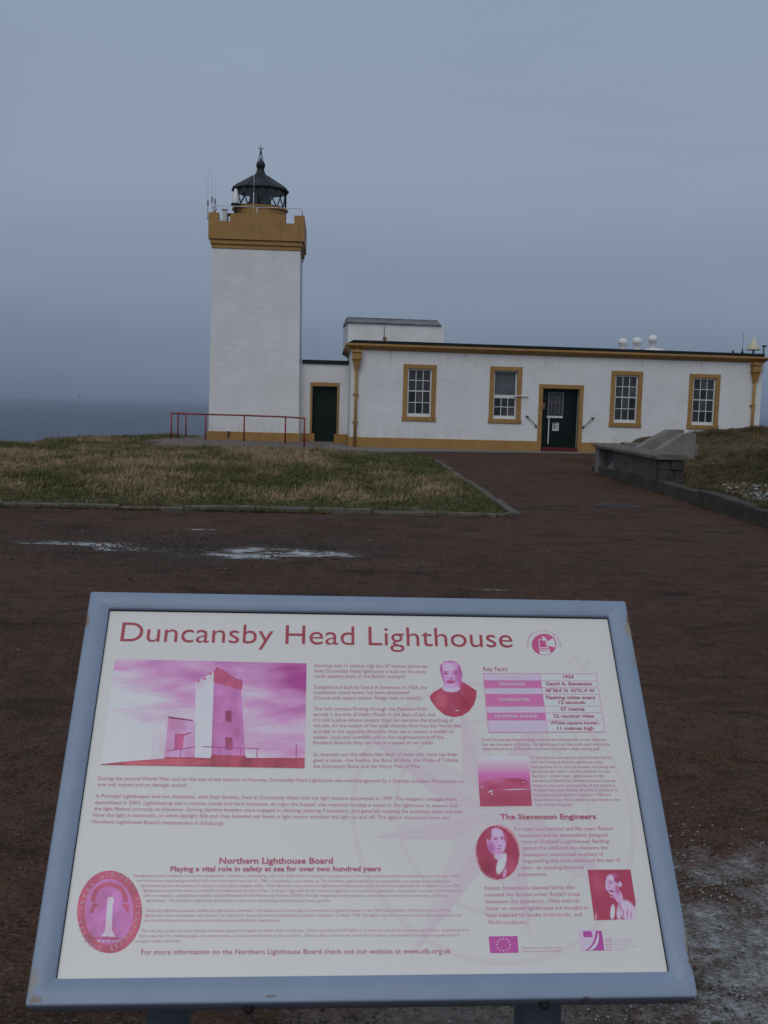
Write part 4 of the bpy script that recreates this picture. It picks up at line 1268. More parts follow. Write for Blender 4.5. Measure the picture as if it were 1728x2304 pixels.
# windows
def make_window(x0, x1, z0, z1, kind):
    w = empty('window', ((x0 + x1) / 2, 0, z0), 0, house)
    hw, hh = (x1 - x0) / 2, z1 - z0
    # surround: two jambs, lintel and a wider sill, 3 mm to 25 mm proud
    mb = MB()
    mb.box(-hw - .165, -hw, -.022, .12, 0, hh, .006)
    mb.box(hw, hw + .165, -.022, .12, 0, hh, .006)
    mb.box(-hw - .165, hw + .165, -.024, .12, hh + .001, hh + .155, .006)
    mb.box(-hw - .185, hw + .185, -.05, .14, -.16, -.001, .008)
    mb.build('surround', M['ochre'], w)
    yf = .05 if kind == 0 else .10
    mb = MB()
    f = .055
    mb.box(-hw + .002, -hw + f, yf, yf + .09, .002, hh - .002)
    mb.box(hw - f, hw - .002, yf, yf + .09, .002, hh - .002)
    mb.box(-hw + f, hw - f, yf, yf + .09, hh - f, hh - .002)
    mb.box(-hw + f, hw - f, yf - .01, yf + .09, .002, .115)
    mid = hh * .535 if kind == 0 else hh * .46
    mb.box(-hw + f, hw - f, yf + .012, yf + .08, mid - (.02 if kind == 0 else .05), mid + (.02 if kind == 0 else .07))
    mb.build('sash_frame', M['white'], w)
    iw = 2 * hw - 2 * f
    cells = []
    if kind == 0:
        groups = [(.115, mid - .02, 2), (mid + .02, hh - f, 2)]
    else:
        groups = [(.115, mid - .05, 2)]
        cells.append((-hw + f, hw - f, mid + .07, hh - f, 'paneb'))
    for a, b, rows in groups:
        for r_ in range(rows):
            for c in range(3):
                cells.append((-hw + f + iw * c / 3, -hw + f + iw * (c + 1) / 3, a + (b - a) * r_ / rows, a + (b - a) * (r_ + 1) / rows, 'pane'))
        mb = MB()
        for c in (1, 2):
            xx = -hw + f + iw * c / 3
            mb.box(xx - .0125, xx + .0125, yf + .02, yf + .055, a, b)
        zz = (a + b) / 2
        for c in range(3):
            mb.box(-hw + f + iw * c / 3 + .0125, -hw + f + iw * (c + 1) / 3 - .0125, yf + .022, yf + .053, zz - .0125, zz + .0125)
        mb.build('glazing_bars', M['white'], w)
    for a, b, c, d, mk in cells:
        mb = MB()
        mb.box(a, b, yf + .036 + rnd.uniform(-.002, .002), yf + .042, c, d)
        mb.build('pane', M[mk if mk == 'paneb' else rnd.choice(('pane', 'pane', 'pane2', 'pane3'))], w)
    if kind == 1:
        mb = MB()
        mb.box(hw - .1, hw + .42, -.075, -.03, mid + .025, mid + .065, .008)
        mb.box(hw - .1, hw - .06, -.075, yf, mid + .025, mid + .065)
        mb.build('casement_stay', M['white'], w)
        mb = MB()
        mb.box(-hw + f, hw - f, yf + .024, yf + .035, mid + .07 + .33, mid + .07 + .345)
        mb.build('blind_rail', M['metal'], w)
    return w


for (x0, x1, z0, z1), k in ((OPEN[0], 0), (OPEN[1], 1), (OPEN[3], 0), (OPEN[4], 0)):
    make_window(x0, x1, z0, z1, k)

# front door
x0, x1, _, zt = OPEN[2]
door = empty('front_door', ((x0 + x1) / 2, 0, 0), 0, house)
hw = (x1 - x0) / 2
mb = MB()
mb.box(-hw - .155, -hw, -.03, .14, .0, zt, .006)
mb.box(hw, hw + .155, -.03, .14, .0, zt, .006)
mb.box(-hw - .155, hw + .155, -.032, .14, zt + .001, zt + .155, .006)
mb.build('surround', M['ochre'], door)
mb = MB()
mb.box(-hw + .002, hw - .002, -.07, .34, -.02, .17, .01)
mb.build('step', M['step'], door)
mb = MB()
mb.box(-hw + .002, -hw + .06, .2, .27, .171, zt - .002)
mb.box(hw - .06, hw - .002, .2, .27, .171, zt - .002)
mb.box(-hw + .06, hw - .06, .2, .27, zt - .07, zt - .002)
for a, b in ((-hw + .06, -.004), (.004, hw - .06)):      # two leaves with raised stiles and panels
    mb.box(a, b, .235, .28, .171, zt - .07)
    mb.box(a, a + .1, .222, .234, .171, zt - .07)
    mb.box(b - .1, b, .222, .234, .171, zt - .07)
    for z in (.171, .72, 1.17, zt - .17):
        mb.box(a + .1, b - .1, .222, .234, z, z + .1)
mb.build('door_leaf', M['door'], door)
mb = MB()
mb.box(-.43, .16, .208, .22, 1.33, 2.24)
mb.build('glass_panel', M['pane'], door)
mb = MB()
for a, b, c, d in ((-.43, -.41, 1.33, 2.24), (.14, .16, 1.33, 2.24), (-.41, .14, 2.225, 2.24)):
    mb.box(a, b, .2, .207, c, d)
for k in range(3):
    mb.box(-.30 + k * .15, -.292 + k * .15, .2, .207, 1.45, 2.1)
mb.box(-.41, .14, .2, .207, 1.86, 1.868)
mb.build('glass_bead', M['metal'], door)
mb = MB()
mb.box(-.46, .15, .196, .2065, 1.28, 1.355, .004)
mb.build('reflection_band', M['white'], door)  # white strip standing in for a reflection across the glazed door
mb = MB()
mb.box(-.405, -.365, .15, .17, .30, 1.28, .006)
mb.build('reflection_bar', M['white'], door)  # upright white strip, likewise a reflection built as a solid
mb = MB()
for k, (zz, ww) in enumerate(((1.085, .16), (1.045, .2), (1.005, .12), (.965, .18), (.925, .2), (.885, .15))):
    pass
mb.box(-.22, .02, .212, .219, .80, 1.10)
mb.build('notice', M['white'], door)
mb = MB()
for zz in (1.06, 1.0, .94, .88):
    mb.box(-.19, -.10, .207, .2115, zz, zz + .035)
    mb.box(-.07, -.02, .207, .2115, zz - .01, zz + .02)
mb.build('notice_print', M['door'], door)
mb = MB()
mb.box(-hw + .01, -hw + .13, .12, .19, 1.60, 1.83, .01)
mb.build('brass_bell_plate', M['brass'], door)
for s, cx_ in ((-1, 6.88), (1, 9.03)):
    mb = MB()
    mb.tube([(cx_ + s * .17, -.05, 1.29), (cx_, -.09, 1.13), (cx_ - s * .17, -.05, .97)], .014, 6)
    mb.prism([(cx_ + s * .24, 1.34), (cx_ + s * .13, 1.34), (cx_ + s * .17, 1.25)], 'y', -.07, -.003)
    mb.prism([(cx_ - s * .12, .93), (cx_ - s * .22, .95), (cx_ - s * .17, 1.01)], 'y', -.07, -.003)
    mb.build('door_stay', M['iron'], house)

# downpipes with hopper heads
for xc in (.27, 15.47):
    mb = MB()
    mb.tube([(xc, -.09, .0), (xc, -.09, 3.0)], .055, 10)
    mb.build_parent = None
    dp = mb.build('downpipe', M['ochre'], house)
    mb = MB()
    for a, b, c, d in ((3.20, 3.26, .17, .15), (3.26, 3.46, .155, .14), (3.46, 3.53, .185, .16)):
        mb.box(xc - c, xc + c, -d * 2 + .02, -.004, a, b, .01)
    mb.add([(xc - .14, -.25, 3.199), (xc + .14, -.25, 3.199), (xc + .14, -.01, 3.199), (xc - .14, -.01, 3.199),
            (xc - .06, -.15, 2.82), (xc + .06, -.15, 2.82), (xc + .06, -.03, 2.82), (xc - .06, -.03, 2.82)],
           [(0, 1, 2, 3), (4, 7, 6, 5), (0, 4, 5, 1), (1, 5, 6, 2), (2, 6, 7, 3), (3, 7, 4, 0)])
    mb.box(xc - .05, xc + .05, -.14, -.04, 3.53, 3.60)
    mb.build('hopper_head', M['ochre'], dp)
    for zz in (1.95, .95):
        mb = MB()
        mb.lathe([(.072, zz - .04), (.072, zz + .04)], (xc, -.09, 0), 10)
        mb.box(xc - .11, xc + .11, -.04, -.003, zz - .02, zz + .02)
        mb.build('pipe_collar', M['ochre'], dp)

# aerials at the right end of the roof
mb = MB()
mb.lathe([(.25, 4.09), (.235, 4.12), (.03, 4.55), (0, 4.565)], (15.60, .45, 0), 24)
ca = mb.build('cone_aerial', M['cream'], house)
mb = MB()
mb.tube([(15.60, .45, 3.86), (15.60, .45, 4.10)], .035, 8)
mb.lathe([(.25, 4.07), (.25, 4.088)], (15.60, .45, 0), 24)
mb.build('aerial_mast', M['iron'], ca)
for x, h, r in ((15.18, .26, .035), (14.81, .18, .028)):
    mb = MB()
    mb.lathe([(r, 3.87), (r * 1.6, 3.95), (r * 1.4, 4.0), (r * .6, 4.05), (r * .5, 3.87 + h), (0, 3.88 + h)], (x, .5, 0), 10)
    if h > .2:
        mb.tube([(x, .5, 4.1), (x + .01, .5, 4.75)], .006, 5)
    mb.build('whip_aerial', M['iron'], house)
mb = MB()
mb.tube([(15.97, .35, 3.18), (15.96, .35, 4.24)], .028, 8)
mb.box(15.91, 16.05, .29, .41, 4.20, 4.26)
ma = mb.build('side_aerial_mast', M['iron'], house)
mb = MB()
mb.box(15.83, 15.94, .28, .42, 3.17, 3.50, .01)
mb.build('panel_aerial', M['metal'], ma)
mb = MB()
mb.tube([(HW, .35, 3.35), (15.97, .35, 3.35)], .02, 6)
mb.build('wall_bracket', M['iron'], ma)

# ------------------------------------------------------------------ link with the side door
link = tag(empty('link_building', (-3.40, 41.75, 0.04), .06), 'small white link with a dark open doorway between tower and low building', 'building')
LW, LH = 1.86, 3.12
mb = MB()
wall_with_openings(mb, LW, 0, LH, 0, .3, [(.40, 1.40, 0, 2.24)])
mb.box(-.25, -.001, .002, .3, 0, LH - .01)
mb.box(0, LW, .3, 2.2, LH - .2, LH)
mb.build('wall', M['harl'], link)
mb = MB()
for a, c in ((0, .52), (1.30, LW)):
    mb = MB()
    mb.box(a, c, -.05, -.002, -.1, .34, .01)
    mb.build('plinth', M['ochre'], link)
mb = MB()
mb.box(-.03, LW + .02, -.07, 2.2, LH + .002, LH + .155, .012)
mb.build('roof', M['slate'], link)
ld = empty('side_door', (.9, 0, 0), 0, link)
mb = MB()
mb.box(-.585, -.50, -.025, .12, .34, 2.24, .005)
mb.box(.50, .585, -.025, .12, .34, 2.24, .005)
mb.box(-.585, .585, -.027, .12, 2.241, 2.39, .005)
mb.build('surround', M['ochre'], ld)
mb = MB()
mb.box(-.498, .498, .26, .30, .02, 2.238)
for a, b in ((-.49, -.38), (.38, .49), (-.06, .06)):
    mb.box(a, b, .245, .258, .03, 2.23)
for z in (.05, .95, 2.1):
    mb.box(-.38, -.06, .245, .258, z, z + .12)
    mb.box(.06, .38, .245, .258, z, z + .12)
mb.build('door_leaf', M['door'], ld)
mb = MB()
mb.box(-.498, .498, -.04, .25, -.03, .018)
mb.build('threshold', M['conc'], ld)

# ------------------------------------------------------------------ lighthouse tower (local frame centred on its front face)
TT = 0.055
tower = tag(empty('lighthouse_tower', (-5.24, 41.05, 0.05), TT), 'square white lighthouse tower with ochre battlements and black lantern', 'lighthouse')
TW0, TW1, TZ = 1.78, 1.70, 7.50            # half widths at foot and under the corbels; depth = width
mb = MB()
CY = 1.78


def sq(h, z):
    return [(-h, CY - h, z), (h, CY - h, z), (h, CY + h, z), (-h, CY + h, z)]


NB = 14
vs, fs = [], []
for k in range(NB + 1):
    vs += sq(TW0 + (TW1 - TW0) * k / NB, TZ * k / NB)
for k in range(NB):
    for i in range(4):
        fs.append((k * 4 + i, k * 4 + (i + 1) % 4, k * 4 + 4 + (i + 1) % 4, k * 4 + 4 + i))
mb.add(vs, fs)
mb.build('wall', M['harl_tower'], tower)
mb = MB()
o, i_ = sq(1.825, 0), sq(1.785, 0)


def ring(mb, ho, hi, z0, z1):
    """square ring made of four butted boxes"""
    mb.box(-ho, ho, CY - ho, CY - hi, z0, z1, .008)
    mb.box(-ho, ho, CY + hi, CY + ho, z0, z1, .008)
    mb.box(-ho, -hi, CY - hi, CY + hi, z0, z1)
    mb.box(hi, ho, CY - hi, CY + hi, z0, z1)


ring(mb, 1.83, 1.5, -.1, .34)
mb.build('plinth', M['ochre'], tower)
mb = MB()
ring(mb, 1.735, 1.4, 7.44, 7.60)
mb.build('corbel_course', M['ochre'], tower)
mb = MB()
ring(mb, 1.79, 1.4, 7.601, 7.775)
mb.build('corbel_course', M['ochre'], tower)
mb = MB()
PH = 1.85
T_ = .22
front = [(-PH, 7.78), (PH, 7.78), (PH, 8.76), (PH - .40, 8.76), (PH - .40, 8.45), (1.10, 8.45), (1.10, 8.76), (-1.02, 8.76), (-1.02, 8.45), (-PH + .40, 8.45), (-PH + .40, 8.76), (-PH, 8.76)]
mb.prism(front, 'y', CY - PH, CY - PH + T_)
mb.prism(front, 'y', CY + PH - T_, CY + PH)
side = [(CY + a * (PH - T_) / PH, z) for a, z in front]
mb.prism(side, 'x', -PH, -PH + T_)
mb.prism(side, 'x', PH - T_, PH)
mb.box(-PH + T_, PH - T_, CY - PH + T_, CY + PH - T_, 7.78, 8.0)
mb.build('parapet', M['ochre'], tower)

# lantern: ochre base, glazing, conical roof, ball vent and finial
LB = 1.06
mb = MB()
N16 = 16
mb.lathe([(LB, 8.0), (LB, 9.18), (LB + .07, 9.20), (LB + .07, 9.27), (LB * .9, 9.28)], (0, CY, 0), N16, smooth=False)
mb.build('lantern_base', M['ochre'], tower)
lan = empty('lantern', (0, CY, 9.26), 0, tower)
GR, GH = 1.03, .74
mb = MB()
mb.lathe([(GR + .05, .0), (GR + .05, .05), (GR - .03, .06)], n=N16, smooth=False)
mb.build('sill_ring', M['black'], lan)
bar = None
for k in range(N16):
    a0 = 2 * math.pi * k / N16
    for j in (0, 1):
        a1 = a0 + (1 if (k + j) % 2 else 0) * 2 * math.pi / N16
        a_ = a0 + (0 if (k + j) % 2 else 1) * 2 * math.pi / N16
        if (k % 2 == j):
            continue
        mb = MB()
        mb.tube([(GR * math.cos(a_), GR * math.sin(a_), .05), (GR * math.cos(a1), GR * math.sin(a1), GH)], .027, 6)
        mb.build('glazing_bar', M['black'], lan)
for k in range(0, N16, 4):
    a0 = 2 * math.pi * k / N16
    mb = MB()
    mb.tube([(GR * math.cos(a0), GR * math.sin(a0), .05), (GR * math.cos(a0), GR * math.sin(a0), GH)], .03, 6)
    mb.build('glazing_bar', M['black'], lan)
mb = MB()
for k in range(N16):
    a0, a1 = 2 * math.pi * k / N16, 2 * math.pi * (k + 1) / N16
    p = [(r * math.cos(a), r * math.sin(a), z) for a in (a0, a1) for r in (GR - .004, GR + .004) for z in (.06, GH)]
    mb.add([(GR * math.cos(a0), GR * math.sin(a0), .06), (GR * math.cos(a1), GR * math.sin(a1), .06), (GR * math.cos(a1), GR * math.sin(a1), GH), (GR * math.cos(a0), GR * math.sin(a0), GH)], [(0, 1, 2, 3)])
mb.build('lantern_glass', M['glass'], lan)
mb = MB()
mb.lathe([(1.14, GH - .05), (1.16, GH), (1.15, GH + .03), (.95, GH + .17), (.6, GH + .38), (.32, GH + .56), (.20, GH + .68), (.15, GH + .80)], n=N16, smooth=False)
mb.build('roof', M['black'], lan)
for k in range(8):
    a = 2 * math.pi * (k + .5) / 8
    mb = MB()
    mb.tube([(r * math.cos(a), r * math.sin(a), z + .012) for r, z in ((1.15, GH + .03), (.95, GH + .17), (.6, GH + .38), (.32, GH + .56))], .014, 5)
    mb.build('roof_rib', M['black'], lan)
mb = MB()
mb.lathe([(.15, GH + .79), (.145, GH + .88), (.17, GH + .92), (.185, GH + 1.0), (.17, GH + 1.08), (.13, GH + 1.14), (.07, GH + 1.17), (.05, GH + 1.2), (.03, GH + 1.26), (0, GH + 1.3)], n=16)
mb.build('ball_vent', M['black'], lan)
mb = MB()
for k in range(4):
    a = 2 * math.pi * (k + .3) / 4
    mb.tube([(.13 * math.cos(a), .13 * math.sin(a), GH + 1.13), (.03 * math.cos(a), .03 * math.sin(a), GH + 1.50)], .012, 5)
mb.lathe([(.03, GH + 1.46), (.045, GH + 1.5), (.03, GH + 1.56), (.015, GH + 1.6)], n=8)
mb.tube([(0, 0, GH + 1.55), (0, 0, GH + 1.84)], .012, 5)
for k in range(5):
    a = 2 * math.pi * k / 5 + .2
    mb.tube([(0, 0, GH + 1.58), (.13 * math.cos(a), .13 * math.sin(a), GH + 1.70)], .009, 5)
mb.build('spiked_finial', M['black'], lan)
mb = MB()
mb.lathe([(.52, .03), (.46, .12), (.40, GH - .05), (.40, GH + .1)], n=12, smooth=False)
mb.build('lens_pedestal', M['black'], lan)

# parapet rail, lamp, brackets and aerials
gr = empty('parapet_rail', (0, 0, 0), 0, tower)
mb = MB()
E_ = PH - .12
pts = [(-E_, CY - E_), (E_, CY - E_), (E_, CY + E_), (-E_, CY + E_)]
for a, b in zip(pts, pts[1:] + pts[:1]):
    mb.tube([(a[0], a[1], 9.04), (b[0], b[1], 9.04)], .014, 6)
mb.build('rail', M['white'], gr)
for x, y in pts + [(.0, CY - E_)]:
    mb = MB()
    mb.tube([(x, y, 8.70), (x, y, 9.045)], .014, 6)
    mb.build('rail_post', M['white'], gr)
mb = MB()
mb.tube([(-.14, CY - PH + .1, 8.75), (-.13, CY - PH + .1, 9.6)], .016, 6)
mb.tube([(-.13, CY - PH + .1, 9.6), (-.13, CY - PH + .1, 10.35)], .008, 6)
mb.build('white_pole', M['white'], tower)
mb = MB()
mb.lathe([(.14, 9.30), (.14, 9.52), (.12, 9.54), (.12, 9.58), (.095, 9.6), (.095, 9.75), (.07, 9.77), (.05, 9.86), (0, 9.87)], (-.90, .85, 0), 14)
sl = mb.build('signal_lamp', M['white'], tower)
mb = MB()
mb.lathe([(.17, 9.20), (.19, 9.26), (.17, 9.30)], (-.90, .85, 0), 12)
mb.lathe([(.07, 9.0), (.07, 9.2)], (-.90, .85, 0), 8)
mb.tube([(-.90, .85, 9.05), (-.90, 1.1, 8.9)], .04, 6)
mb.build('lamp_base', M['black'], sl)
mb = MB()
mb.box(-1.15, -.62, .1, .6, 8.74, 8.79, .005)
mb.box(-1.15, -1.1, .1, .15, 8.0, 8.739)
mb.build('lamp_platform', M['iron'], tower)
mb = MB()
mb.box(-1.36, -1.20, .35, .5, 8.0, 8.95, .01)
mb.box(-1.4, -1.16, .3, .55, 8.951, 9.0, .01)
mb.build('white_cabinet', M['white'], tower)
for x, y, zb, zt_, r in ((-1.88, -.05, 8.5, 10.62, .004), (-1.76, .25, 8.7, 10.45, .005), (-1.68, .6, 8.7, 10.1, .0035)):
    mb = MB()
    mb.tube([(x, y, zb), (x, y, zb + .75)], .013, 6)
    mb.tube([(x, y, zb + .75), (x, y, zt_)], r, 5)
    mb.lathe([(.035, zb + .5), (.035, zb + .7)], (x, y, 0), 8)
    mb.box(x - .03, x + .05, y - .03, y + .05, zb, zb + .05)
    mb.build('whip_aerial', M['metal'], tower)
mb = MB()
mb.tube([(-1.72, .1, 8.78), (-1.55, .1, 8.9), (-1.62, .1, 9.05)], .018, 6)
mb.tube([(-1.55, .1, 8.72), (-1.72, .1, 9.0)], .015, 6)
mb.build('aerial_bracket', M['metal'], tower)
mb = MB()
mb.box(-1.02, -.95, -.12, -.052, .16, .36, .01)
mb.tube([(-.985, -.1, .1), (-.985, -.1, .22)], .02, 6)
mb.build('wall_tap', M['iron'], tower)

# ------------------------------------------------------------------ red railing on the apron
rail = tag(empty('red_railing', (-5.5, 39.5, .05)), 'thin red painted tube railing on the apron in front of the tower', 'railing')
POSTS = [(-8.36, 40.35), (-8.38, 41.75), (-8.36, 43.3), (-6.98, 40.1), (-5.47, 39.95), (-3.78, 38.9), (-2.86, 36.3)]
loc = lambda x, y, z: (x + 5.5, y - 39.5, z - .05)
for x, y in POSTS:
    mb = MB()
    p = loc(x, y, .05)
    mb.tube([p, (p[0], p[1], .99)], .031, 8)
    mb.lathe([(.06, 0), (.06, .015)], (p[0], p[1], 0), 10)
    mb.build('railing_post', M['redrail'], rail)
mb = MB()
pa = [POSTS[2], POSTS[1], POSTS[0], POSTS[3], POSTS[4], POSTS[5], POSTS[6]]
for a, b in zip(pa[:-1], pa[1:]):
    mb.tube([loc(a[0], a[1], 1.05), loc(b[0], b[1], 1.05)], .031, 8)
for a in pa:
    q = loc(a[0], a[1], 1.05)
    mb.lathe([(.0, -.03), (.028, -.012), (.028, .012), (0, .03)], q, 8, caps=False)
mb.build('top_rail', M['redrail'], rail)

# ------------------------------------------------------------------ edging wall, stair enclosure on the right
edge = tag(empty('edging_wall', (5.45, 20, 0)), 'low dark concrete edging wall along the right side of the path', 'wall')
y = 11.2
while y < 26.7:
    L = rnd.uniform(1.0, 1.5)
    e = min(y + L, 26.8)
    ht = .245 + rnd.uniform(-.02, .03) - .10 * float(sstep(22, 27, np.array(y)))
    mb = MB()
    mb.box(-.11 + rnd.uniform(-.012, .012), .13, y - 20 + .003, e - 20 - .003, -.15, ht, .014)
    mb.build('edging_block', M['edging'], edge)
    y = e
for k, (yy, hh) in enumerate(((12.3, .40), (12.95, .36), (13.6, .31))):
    mb = MB()
    mb.box(.16, .75, yy - 20 - .29, yy - 20 + .29, -.1, hh, .04)
    mb.build('edging_block', M['stone'], edge)

st = tag(empty('stair_enclosure', (5.6, 22.5, 0)), 'dark concrete stair walls with copings cut into the grass mound on the right', 'wall')
P0 = (5.6, 22.5)
mb = MB()      # long side wall beside the path
mb.box(-.235, .22, 20.45 - 22.5, 24.45 - 22.5, .0, .66, .01)
mb.build('side_wall', M['wallconc'], st)
mb = MB()      # set-back panel and end pier
mb.box(-.05, .22, 24.451 - 22.5, 25.95 - 22.5, .0, .66)
mb.build('recessed_panel', M['wallconc'], st)
mb = MB()
mb.box(-.26, .30, 25.951 - 22.5, 26.4 - 22.5, .0, .66, .015)
mb.build('end_pier', M['slab'], st)
mb = MB()
mb.prism([(24.46 - 22.5, .0), (25.94 - 22.5, .0), (24.46 - 22.5, .42)], 'x', -.21, -.052)
mb.build('sloping_buttress', M['slab'], st)
yy = 20.14
while yy < 26.4:
    e = min(yy + rnd.uniform(1.1, 1.5), 26.46)
    mb = MB()
    mb.prism([(-.32, .662), (.30, .662), (.30, .72), (.23, .765), (-.25, .765), (-.32, .72)], 'y', yy - 22.5 + .005, e - 22.5 - .005)
    mb.build('coping_stone', M['coping'], st)
    yy = e
mb = MB()      # back wall running to the right
mb.box(.301, 3.3, 26.05 - 22.5, 26.4 - 22.5, .0, .70, .01)
mb.build('back_wall', M['wallconc'], st)
xx = .38
while xx < 3.3:
    e = min(xx + rnd.uniform(.9, 1.2), 3.4)
    mb = MB()
    mb.prism([(25.97 - 22.5, .702), (26.48 - 22.5, .702), (26.48 - 22.5, .76), (26.4 - 22.5, .80), (26.05 - 22.5, .80), (25.97 - 22.5, .76)], 'x', xx + .004, e - .004)
    mb.build('coping_stone', M['coping'], st)
    xx = e
for yc, xa, run, flat, dz in ((24.75, .36, .74, .34, .04), (22.75, .25, .64, .24, .0)):          # sloping stair cheeks
    mb = MB()
    mb.prism([(xa - .1, .0), (xa - .1, .60), (xa, .68 + dz), (xa + run, 1.13 + dz), (xa + run + flat, 1.145 + dz), (xa + run + flat, .0)], 'y', yc - .2 - 22.5, yc + .28 - 22.5)
    mb.build('stair_cheek', M['slab'], st)
for k in range(6):                                             # steps between the cheeks
    mb = MB()
    mb.box(.40 + k * .16, .40 + (k + 1) * .16 - .003, 23.04 - 22.5, 24.54 - 22.5, .0, .15 * (k + 1), .008)
    mb.build('stair_step', M['slab'], st)
# rough masonry end of the side wall
z0 = .02
for r_, hh in enumerate((.26, .17, .205)):
    x = -.25
    while x < .16:
        w_ = rnd.uniform(.14, .27)
        x1_ = min(x + w_, .235) if .235 - (x + w_) > .1 else .235
        mb = MB()
        mb.box(x + .001, x1_ - .001, 20.20 - 22.5 + rnd.uniform(-.03, .02), 20.445 - 22.5, z0 + .001, z0 + hh - .001, rnd.uniform(.010, .018))
        mb.build('wall_stone', M['stone'], st)
        x = x1_
    z0 += hh

# manhole cover in the path
mc = tag(empty('manhole_cover', (3.85, 17.0, 0)), 'dark flat manhole cover set in the brown path', 'manhole cover')
mb = MB()
mb.lathe([(.36, .0), (.36, .022), (.34, .026), (.31, .022)], n=28)
mb.build('cover_frame', M['iron'], mc)
mb = MB()
mb.lathe([(.30, .0), (.30, .02), (0, .022)], n=28)
for k in range(-4, 5):
    hw = math.sqrt(max(.28 ** 2 - (k * .06) ** 2, 0))
    mb.box(-hw, hw, k * .06 - .012, k * .06 + .012, .018, .027)
mb.build('cover_plate', M['iron'], mc)

# ------------------------------------------------------------------ gull over the sea
def gull(loc_, label):
    g = tag(empty('gull', loc_, R(35)), label, 'gull')
    mb = MB()
    prof_ = [(.0, -.24), (.03, -.2), (.062, -.08), (.07, .02), (.05, .12), (.038, .17), (.04, .2), (.025, .235), (.008, .27), (0, .275)]
    mb.lathe(prof_, (0, 0, 0), 10, mat=Matrix.Rotation(R(-90), 4, 'X'), caps=False)
    mb.add([(-.05, -.2, .0), (.05, -.2, .0), (.08, -.34, 0), (-.08, -.34, 0), (-.05, -.2, .012), (.05, -.2, .012), (.08, -.34, .006), (-.08, -.34, .006)], [(0, 1, 2, 3), (4, 7, 6, 5), (0, 4, 5, 1), (2, 6, 7, 3), (1, 5, 6, 2), (0, 3, 7, 4)])
    mb.build('body', M['feather'], g)
    for s in (-1, 1):
        mb = MB()
        st_ = [(.04, .10, -.08, .02), (.25, .14, -.05, .16), (.42, .10, -.06, .17), (.62, .0, -.10, .10), (.74, -.10, -.13, .04)]
        vs, fs = [], []
        for x, a, b, z in st_:
            vs += [(s * x, a, z), (s * x, (a + b) / 2, z + .014), (s * x, b, z), (s * x, (a + b) / 2, z - .006)]
        for k in range(len(st_) - 1):
            for i in range(4):
                fs.append((k * 4 + i, k * 4 + (i + 1) % 4, k * 4 + 4 + (i + 1) % 4, k * 4 + 4 + i))
        fs.append((16, 17, 18, 19))
        mb.add(vs, fs, 0, True)
        mb.build('wing', M['feather'], g)
    return g


gull((-26.3, 89.0, 1.75), 'small dark gull flying above the sea at left').rotation_euler = (R(10), R(28), R(40))
bpy.data.objects['gull'].scale = (.62, .62, .62)

# ------------------------------------------------------------------ grass
def blade_field(name, pts, base, n_blades, length, spread, lean, mat, tint_fn, width=.006, wind=(.5, -.1), kind_label=None):
    pts = np.asarray(pts)
    n = len(pts) * n_blades
    cx = np.repeat(pts[:, 0], n_blades) + nrng.normal(0, spread, n)
    cy = np.repeat(pts[:, 1], n_blades) + nrng.normal(0, spread, n)
    cz = base(cx, cy)
    tint = np.repeat(tint_fn(pts[:, 0], pts[:, 1]) + nrng.normal(0, .13, len(pts)), n_blades) + nrng.normal(0, .09, n)
    sc = np.repeat(nrng.uniform(.55, 1.25, len(pts)), n_blades)
    L = length(cx, cy) * sc * nrng.uniform(.5, 1.15, n)
    ang = np.repeat(nrng.uniform(0, 2 * math.pi, len(pts)) + 2.5 * fbm(pts[:, 0] * .7, pts[:, 1] * .7, 2, 91), n_blades) + nrng.normal(0, .8, n)
    ln = nrng.uniform(.15, 1, n) * lean
    dx, dy = np.cos(ang) * ln + wind[0] * lean, np.sin(ang) * ln + wind[1] * lean
    wa = nrng.uniform(0, 2 * math.pi, n)
    wx, wy = np.cos(wa) * width, np.sin(wa) * width
    up = np.sqrt(np.clip(1 - np.minimum(dx * dx + dy * dy, .8), .12, 1))
    mx, my, mz = cx + dx * L * .4, cy + dy * L * .4, cz + L * .58 * up
    tx, ty, tz = cx + dx * L, cy + dy * L, cz + L * up * np.clip(1.0 - .25 * np.hypot(dx, dy), .4, 1)
    V = np.empty((n, 5, 3))
    V[:, 0] = np.stack([cx - wx, cy - wy, cz - .02], 1)
    V[:, 1] = np.stack([cx + wx, cy + wy, cz - .02], 1)
    V[:, 2] = np.stack([mx + wx * .8, my + wy * .8, mz], 1)
    V[:, 3] = np.stack([mx - wx * .8, my - wy * .8, mz], 1)
    V[:, 4] = np.stack([tx, ty, tz], 1)
    i0 = (np.arange(n) * 5)[:, None]
    F = np.concatenate([i0 + np.array([[0, 1, 2]]), i0 + np.array([[0, 2, 3]]), i0 + np.array([[3, 2, 4]])], 1).reshape(-1, 3)
    o = mesh_obj(name, V.reshape(-1, 3), F, mat)
    at = o.data.attributes.new('tint', 'FLOAT', 'POINT')
    at.data.foreach_set('value', np.repeat(np.clip(tint, 0, 1), 5).astype(np.float32))
    return o


def path_left(y):
    return np.interp(y, [p[1] for p in PATH_LEFT], [p[0] for p in PATH_LEFT])


def lawn_ok(x, y):
    ok = (y > interp(KERB_LINE, x) + .10) & (x < path_left(y) - .10) & (cliff_dist(x, y) < .8)
    back = np.where(x > -2.35, 34.2, 34.75 + (x + 8.6) * (-.95 / 6.2))
    ok &= (y < back - .05) | (x < -8.75) | ((y > 46) & (x < -3.5))
    return ok


def lawn_tint(x, y):
    straw = .58 + .60 * fbm(x * .30, y * .30, 4, 31) + .75 * fbm(x * 1.25, y * .8, 3, 77)
    straw = straw - .55 * (1 - sstep(15.3, 17.6, y))  - .30 * sstep(-1.8, 1.2, x) + .16 * sstep(-.5, -4.5, x)
    straw = straw - .28 * sstep(30.5, 34, y)
    return straw


